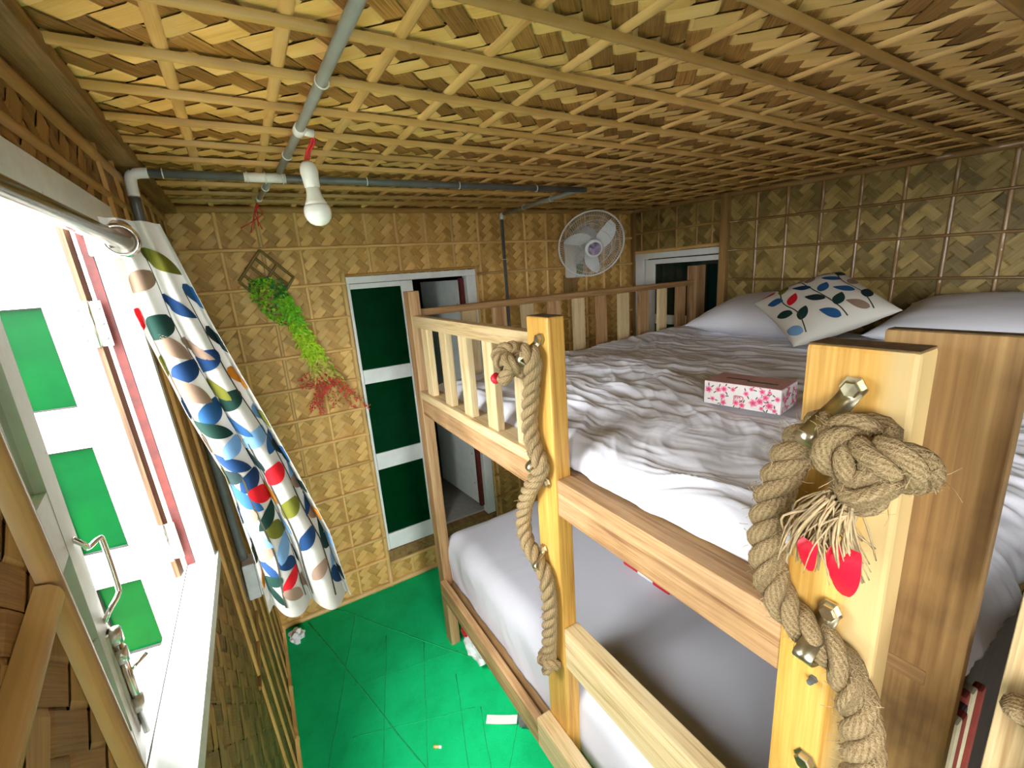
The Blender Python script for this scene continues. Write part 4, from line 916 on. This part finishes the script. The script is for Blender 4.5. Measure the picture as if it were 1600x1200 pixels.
lathe('lamp_holder', [(0, .009), (.004, .014), (.012, .0175), (.022, .0195), (.026, .0185), (.034, .0175), (.052, .0165), (.054, .014)], top, ba, m_wplast, bu, 28)
lathe('bulb_neck', [(.054, .0135), (.056, .0148), (.070, .0162), (.082, .0205), (.090, .0245)], top, ba, plain('cream_plastic', (.80, .79, .72), .35, var=.02), bu, 28)
lathe('bulb_globe', [(.090, .0245), (.095, .0275), (.103, .0293), (.112, .0292), (.121, .0262), (.129, .0200), (.134, .0115), (.136, .001)], top, ba, m_bulb, bu, 28)

# ================================================================== WALL FAN
fan = empty('wall_fan', (1.82, 2.3, 1.74), 'white wall fan with wire grille beside the corner', 'fan')
fc_ = Vector((1.695, 1.955, 1.822)); fn = Vector((-.40, -.82, -.40)).normalized(); fx, fy, fz = axes_from(fn)
fx = fx * .82; fy = fy * .82; Rg = .222
def ring(rad, off, r, n=56): return tube_geo([fc_ + fz * off + (fx * math.cos(a) + fy * math.sin(a)) * rad for a in [2 * PI * k / n for k in range(n)]], r, 6, True)
def gw(front):
    g = []; n = 84; s = 1 if front else -1
    for k in range(n):
        a = 2 * PI * k / n; d = lambda b: (fx * math.cos(a + b) + fy * math.sin(a + b))
        P = [fc_ + d(.30) * .040 + fz * (.050 * s), fc_ + d(.22) * .10 + fz * (.052 * s), fc_ + d(.10) * .17 + fz * (.042 * s), fc_ + d(.02) * .212 + fz * (.016 * s), fc_ + d(0) * Rg + fz * .002 * s]
        g.append(tube_geo(P, .0008, 3))
    for rad, off in ((.12, .052 * s), (.178, .040 * s)): g.append(ring(rad, off, .0011))
    return join_geo(g)
V, F, UV = gw(True); o = mesh('front_grille', V, F, m_wplast, fan, True)
V, F, UV = gw(False); o = mesh('rear_grille', V, F, m_wplast, fan, True)
V, F, UV = ring(Rg, 0, .0048); mesh('grille_rim', V, F, m_wplast, fan, True)
lathe('hub_cap', [(.046, .050), (.058, .050), (.064, .046), (.064, .037)], fc_, fn, m_wplast, fan, 32)
hb = lathe('badge', [(.0642, .036), (.0652, .034), (.0655, .001)], fc_, fn, plain('iridescent_badge', (.30, .24, .34), .3, var=.8, scale=45), fan, 28)
for k, a0 in enumerate((.30, .30 + 2.094, .30 + 4.189)):
    V = []; F = []
    for i in range(9):
        t = i / 8; rad = .03 + .165 * t; hw = (.030 + .040 * math.sin(PI * min(1, t * .9 + .08))) * (1 if t < .97 else .75); aw_ = a0 + .55 * t
        for j in range(5):
            s = -1 + 2 * j / 4; ang = aw_ + s * hw / rad * (.75 if t > .2 else .55); V.append(fc_ + (fx * math.cos(ang) + fy * math.sin(ang)) * rad + fz * (.010 + s * -.016 + .004 * (1 - s * s)))
    for i in range(8):
        for j in range(4): F.append((i * 5 + j, i * 5 + j + 1, i * 5 + j + 6, i * 5 + j + 5))
    mesh('blade', V, F, m_wplast, fan, True)
lathe('hub', [(-.02, .028), (.02, .030), (.044, .026), (.046, .001)], fc_, fn, m_wplast, fan, 24)
lathe('motor', [(-.17, .03), (-.16, .052), (-.12, .062), (-.06, .060), (-.052, .03)], fc_, fn, m_wplast, fan, 28)
mc = Vector((1.800, 2.255, 1.735))
tube('neck', smooth_path([fc_ - fn * .12 - Vector((0, 0, .05)), fc_ - fn * .15 + Vector((.01, .02, -.09)), mc + Vector((0, -.02, 0))], 6), .021, m_wplast, fan, 14)
box('wall_mount', (1.765, 2.205, 1.645), (1.852, FW - .012, 1.865), m_wplast, fan, .014)
box('label_sticker', (1.785, 2.2035, 1.665), (1.838, 2.2049, 1.725), plain('green_sticker', (.14, .22, .02), .5, var=.5, scale=90), fan, 0)
box('mount_board', (1.755, FW - .013, 1.545), (1.862, FW - .0105, 1.665), m_beamz, fan, 0)

# ================================================================== WALL PLANT
pt_ = empty('bamboo_trellis', (.1, FW, 1.72), 'small dark bamboo diamond trellis on the far wall', 'trellis')
m_trel = bamboo('dark_trellis', [(.2, (.10, .07, .02)), (.5, (.24, .18, .05)), (.8, (.36, .28, .09))], .8, 1.1)
yt = FW - .022
cT, cLf, cRt, cB = Vector((.098, yt, 1.875)), Vector((-.004, yt, 1.748)), Vector((.212, yt, 1.752)), Vector((.108, yt, 1.612))
for a, b in ((cT, cLf), (cT, cRt), (cLf, cB), (cRt, cB), ((cT + cLf) / 2, (cRt + cB) / 2), ((cT + cRt) / 2, (cLf + cB) / 2), (cT.lerp(cLf, .78), cRt.lerp(cB, .78)), (cT.lerp(cLf, .25), cRt.lerp(cB, .25)),):
    batten(pt_, a, b, (0, -1, 0), .012, .008, m_trel, 'trellis_slat', .0005, 4)
for p in (cT, cB): tube('stand_off', [p, p + Vector((0, .02, 0))], .004, m_trel, pt_, 8)
tube('flower_tube', [(.108, yt - .014, 1.735), (.122, yt - .014, 1.625)], .009, m_batten, pt_, 10)
vine = empty('hanging_vine', (.12, yt - .03, 1.72), 'artificial hanging vine shading from green to red on trellis', 'plant')
m_gl = [plain('vine_green', (.20, .56, .02), .55, var=.3, scale=60), plain('vine_lime', (.50, .74, .03), .55, var=.25, scale=60), plain('vine_yellow', (.62, .50, .12), .55, var=.25, scale=60), plain('vine_red', (.62, .07, .05), .55, var=.35, scale=60), plain('vine_dark_green', (.035, .20, .03), .55, var=.3)]
spine = [(.125, 1.735), (.150, 1.66), (.180, 1.57), (.208, 1.47), (.240, 1.38), (.272, 1.30), (.300, 1.22), (.325, 1.12)]
def leafq(V, F, MI, p, d, L, w, mi):
    d = d.normalized(); s = d.cross(Vector((R.uniform(-.4, .4), -1, R.uniform(-.4, .4)))).normalized(); n_ = s.cross(d)
    o = len(V); V += [p, p + d * L * .45 + s * w, p + d * L + n_ * L * .15, p + d * L * .45 - s * w, p + d * L * .45 + n_ * w * .5]
    for a, b in ((0, 1), (1, 2), (2, 3), (3, 0)): F.append((o + a, o + b, o + 4)); MI.append(mi)
GV, GF, GM, RV, RF, RM = [], [], [], [], [], []
stems_ = []
for k in range(30):
    t0 = R.uniform(0, .35) if k < 26 else 0; off = R.uniform(-1, 1); end = R.uniform(.70, 1.06)
    sp = [];
    for i in range(9):
        t = t0 + (end - t0) * i / 8; x, z = interp(spine, min(t, 1)); spread = .026 + .030 * t + (.06 * max(0, t - .6) * 2.2)
        sp.append(Vector((x + off * spread, yt - .022 - .02 * abs(math.sin(k + i * .4)) - .01, z - (t - 1 if t > 1 else 0) * .3 + .012 * math.sin(k * 2 + i))))
    stems_.append(tube_geo(sp, .0009, 4))
    for i in range(8):
        for q in range(4):
            p = sp[i].lerp(sp[i + 1], q / 4); t = t0 + (end - t0) * (i + q / 4) / 8; d = (sp[i + 1] - sp[i]).normalized() * .6 + Vector((R.uniform(-1, 1), R.uniform(-.7, .2), R.uniform(-.6, .5)))
            tt = t + R.uniform(-.06, .06)
            if tt < .70: leafq(GV, GF, GM, p, d, R.uniform(.018, .032), R.uniform(.004, .0068), 4 if tt < .10 else 0 if tt < .34 else 1 if tt < .60 else 2)
            else: leafq(RV, RF, RM, p, d, R.uniform(.014, .024), R.uniform(.0028, .0046), 2 if tt < .74 else 3)
for k in range(10):                                        # side trails with red tips
    a = R.uniform(.66, .85); x, z = interp(spine, a); e = Vector((x + R.choice((-.11, -.08, .12, .16, .20, -.05, .09)), yt - .04, z - R.uniform(.03, .20)))
    if e.x > .45: e.z = 1.215 + R.uniform(-.01, .02)
    s0 = Vector((x, yt - .035, z)); sp = smooth_path([s0, (s0 + e) / 2 + Vector((0, -.01, .02)), e], 6); stems_.append(tube_geo(sp, .0008, 4))
    for p in sp:
        for q in range(5): leafq(RV, RF, RM, p + Vector((R.uniform(-.008, .008), 0, R.uniform(-.008, .008))), Vector((R.uniform(-1, 1), R.uniform(-.6, .2), R.uniform(-1, .4))), R.uniform(.012, .02), .003, 3)
for k in range(4):                                         # trailing sprigs over the trellis
    sp = smooth_path([(.12, yt - .03, 1.74), (.05 + .015 * k, yt - .045, 1.75), (.035 + .02 * k, yt - .04, 1.68), (.085 + .015 * k, yt - .035, 1.585 - .01 * k)], 6); stems_.append(tube_geo(sp, .0009, 4))
    for p in sp:
        for q in range(4): leafq(GV, GF, GM, p, Vector((R.uniform(-1, 1), R.uniform(-.7, .1), R.uniform(-1, .3))), R.uniform(.014, .024), .0045, R.choice((4, 0, 0, 1)))
V, F, UV = join_geo(stems_); mesh('vine_stems', V, F, m_gl[0], vine, True)
o = mesh('green_foliage', GV, GF, m_gl, vine, False, None, GM); o['kind'] = 'stuff'
o = mesh('red_foliage', RV, RF, m_gl, vine, False, None, RM); o['kind'] = 'stuff'

# ================================================================== LITTER ON THE FLOOR
def crumple(name, c, s, mat, label, cat, seed, sub=3, rough=.5, flat=1, parent=None):
    bm = bmesh.new(); bmesh.ops.create_icosphere(bm, subdivisions=sub, radius=1)
    for v in bm.verts:
        p = v.co.copy(); d = 1 + rough * nz(p.x * 1.9 + seed, p.y * 1.9, p.z * 1.9) + rough * .6 * abs(nz(p.x * 4.4 + seed, p.y * 4.4, p.z * 4.4))
        v.co = Vector((c[0] + p.x * d * s[0], c[1] + p.y * d * s[1], max(c[2] + p.z * d * s[2], .0015)))
    o = bm_obj(name, bm, mat, parent); 
    if label: tag(o, label, cat)
    return o
m_paper = plain('tissue_paper', (.80, .80, .80), .9, var=.05)
crumple('crumpled_tissue', (-.085, 2.19, .022), (.032, .03, .024), m_paper, 'crumpled white tissue on the green carpet below the curtain', 'tissue', 3.1, 3, .8)
pb = empty('plastic_bag', (.64, 1.56, 0), 'white plastic bag with red print under the lower bed rail', 'bag')
m_bag = plain('white_polythene', (.78, .79, .80), .3, var=.06)
crumple('bag_film', (.650, 1.575, .055), (.055, .11, .058), m_bag, None, None, 7.7, 4, .55, 1, pb)
crumple('red_print', (.606, 1.655, .085), (.014, .03, .03), m_redtape, None, None, 2.2, 3, .5, 1, pb)
stp = empty('plastic_strap', (.57, 1.24, 0), 'white plastic strap with black buckle on carpet by the bed', 'strap')
V = []; P = smooth_path([(.515, 1.286, .004), (.545, 1.262, .006), (.58, 1.236, .008), (.612, 1.212, .012)], 6)
for p in P: V += [p + Vector((.010, .014, 0)), p + Vector((-.010, -.014, 0)), p + Vector((-.010, -.014, .003)), p + Vector((.010, .014, .003))]
F = [(4 * i + k, 4 * i + (k + 1) % 4, 4 * i + 4 + (k + 1) % 4, 4 * i + 4 + k) for i in range(len(P) - 1) for k in range(4)] + [(3, 2, 1, 0), tuple(range(len(V) - 4, len(V)))]
mesh('strap_band', V, F, m_wplast, stp)
crumple('buckle', (.640, 1.190, .02), (.03, .036, .02), m_dkgrey, None, None, 5.5, 2, .5, 1, stp)
bt = empty('cigarette_butt', (.31, 1.296, 0), 'tan cigarette butt lying on the green carpet', 'litter')
tube('filter', [(.300, 1.304, .0065), (.3165, 1.2925, .0065)], .0055, m_batten, bt, 10); tube('paper', [(.3165, 1.2925, .0065), (.325, 1.2865, .0065)], .0054, m_paper, bt, 10)
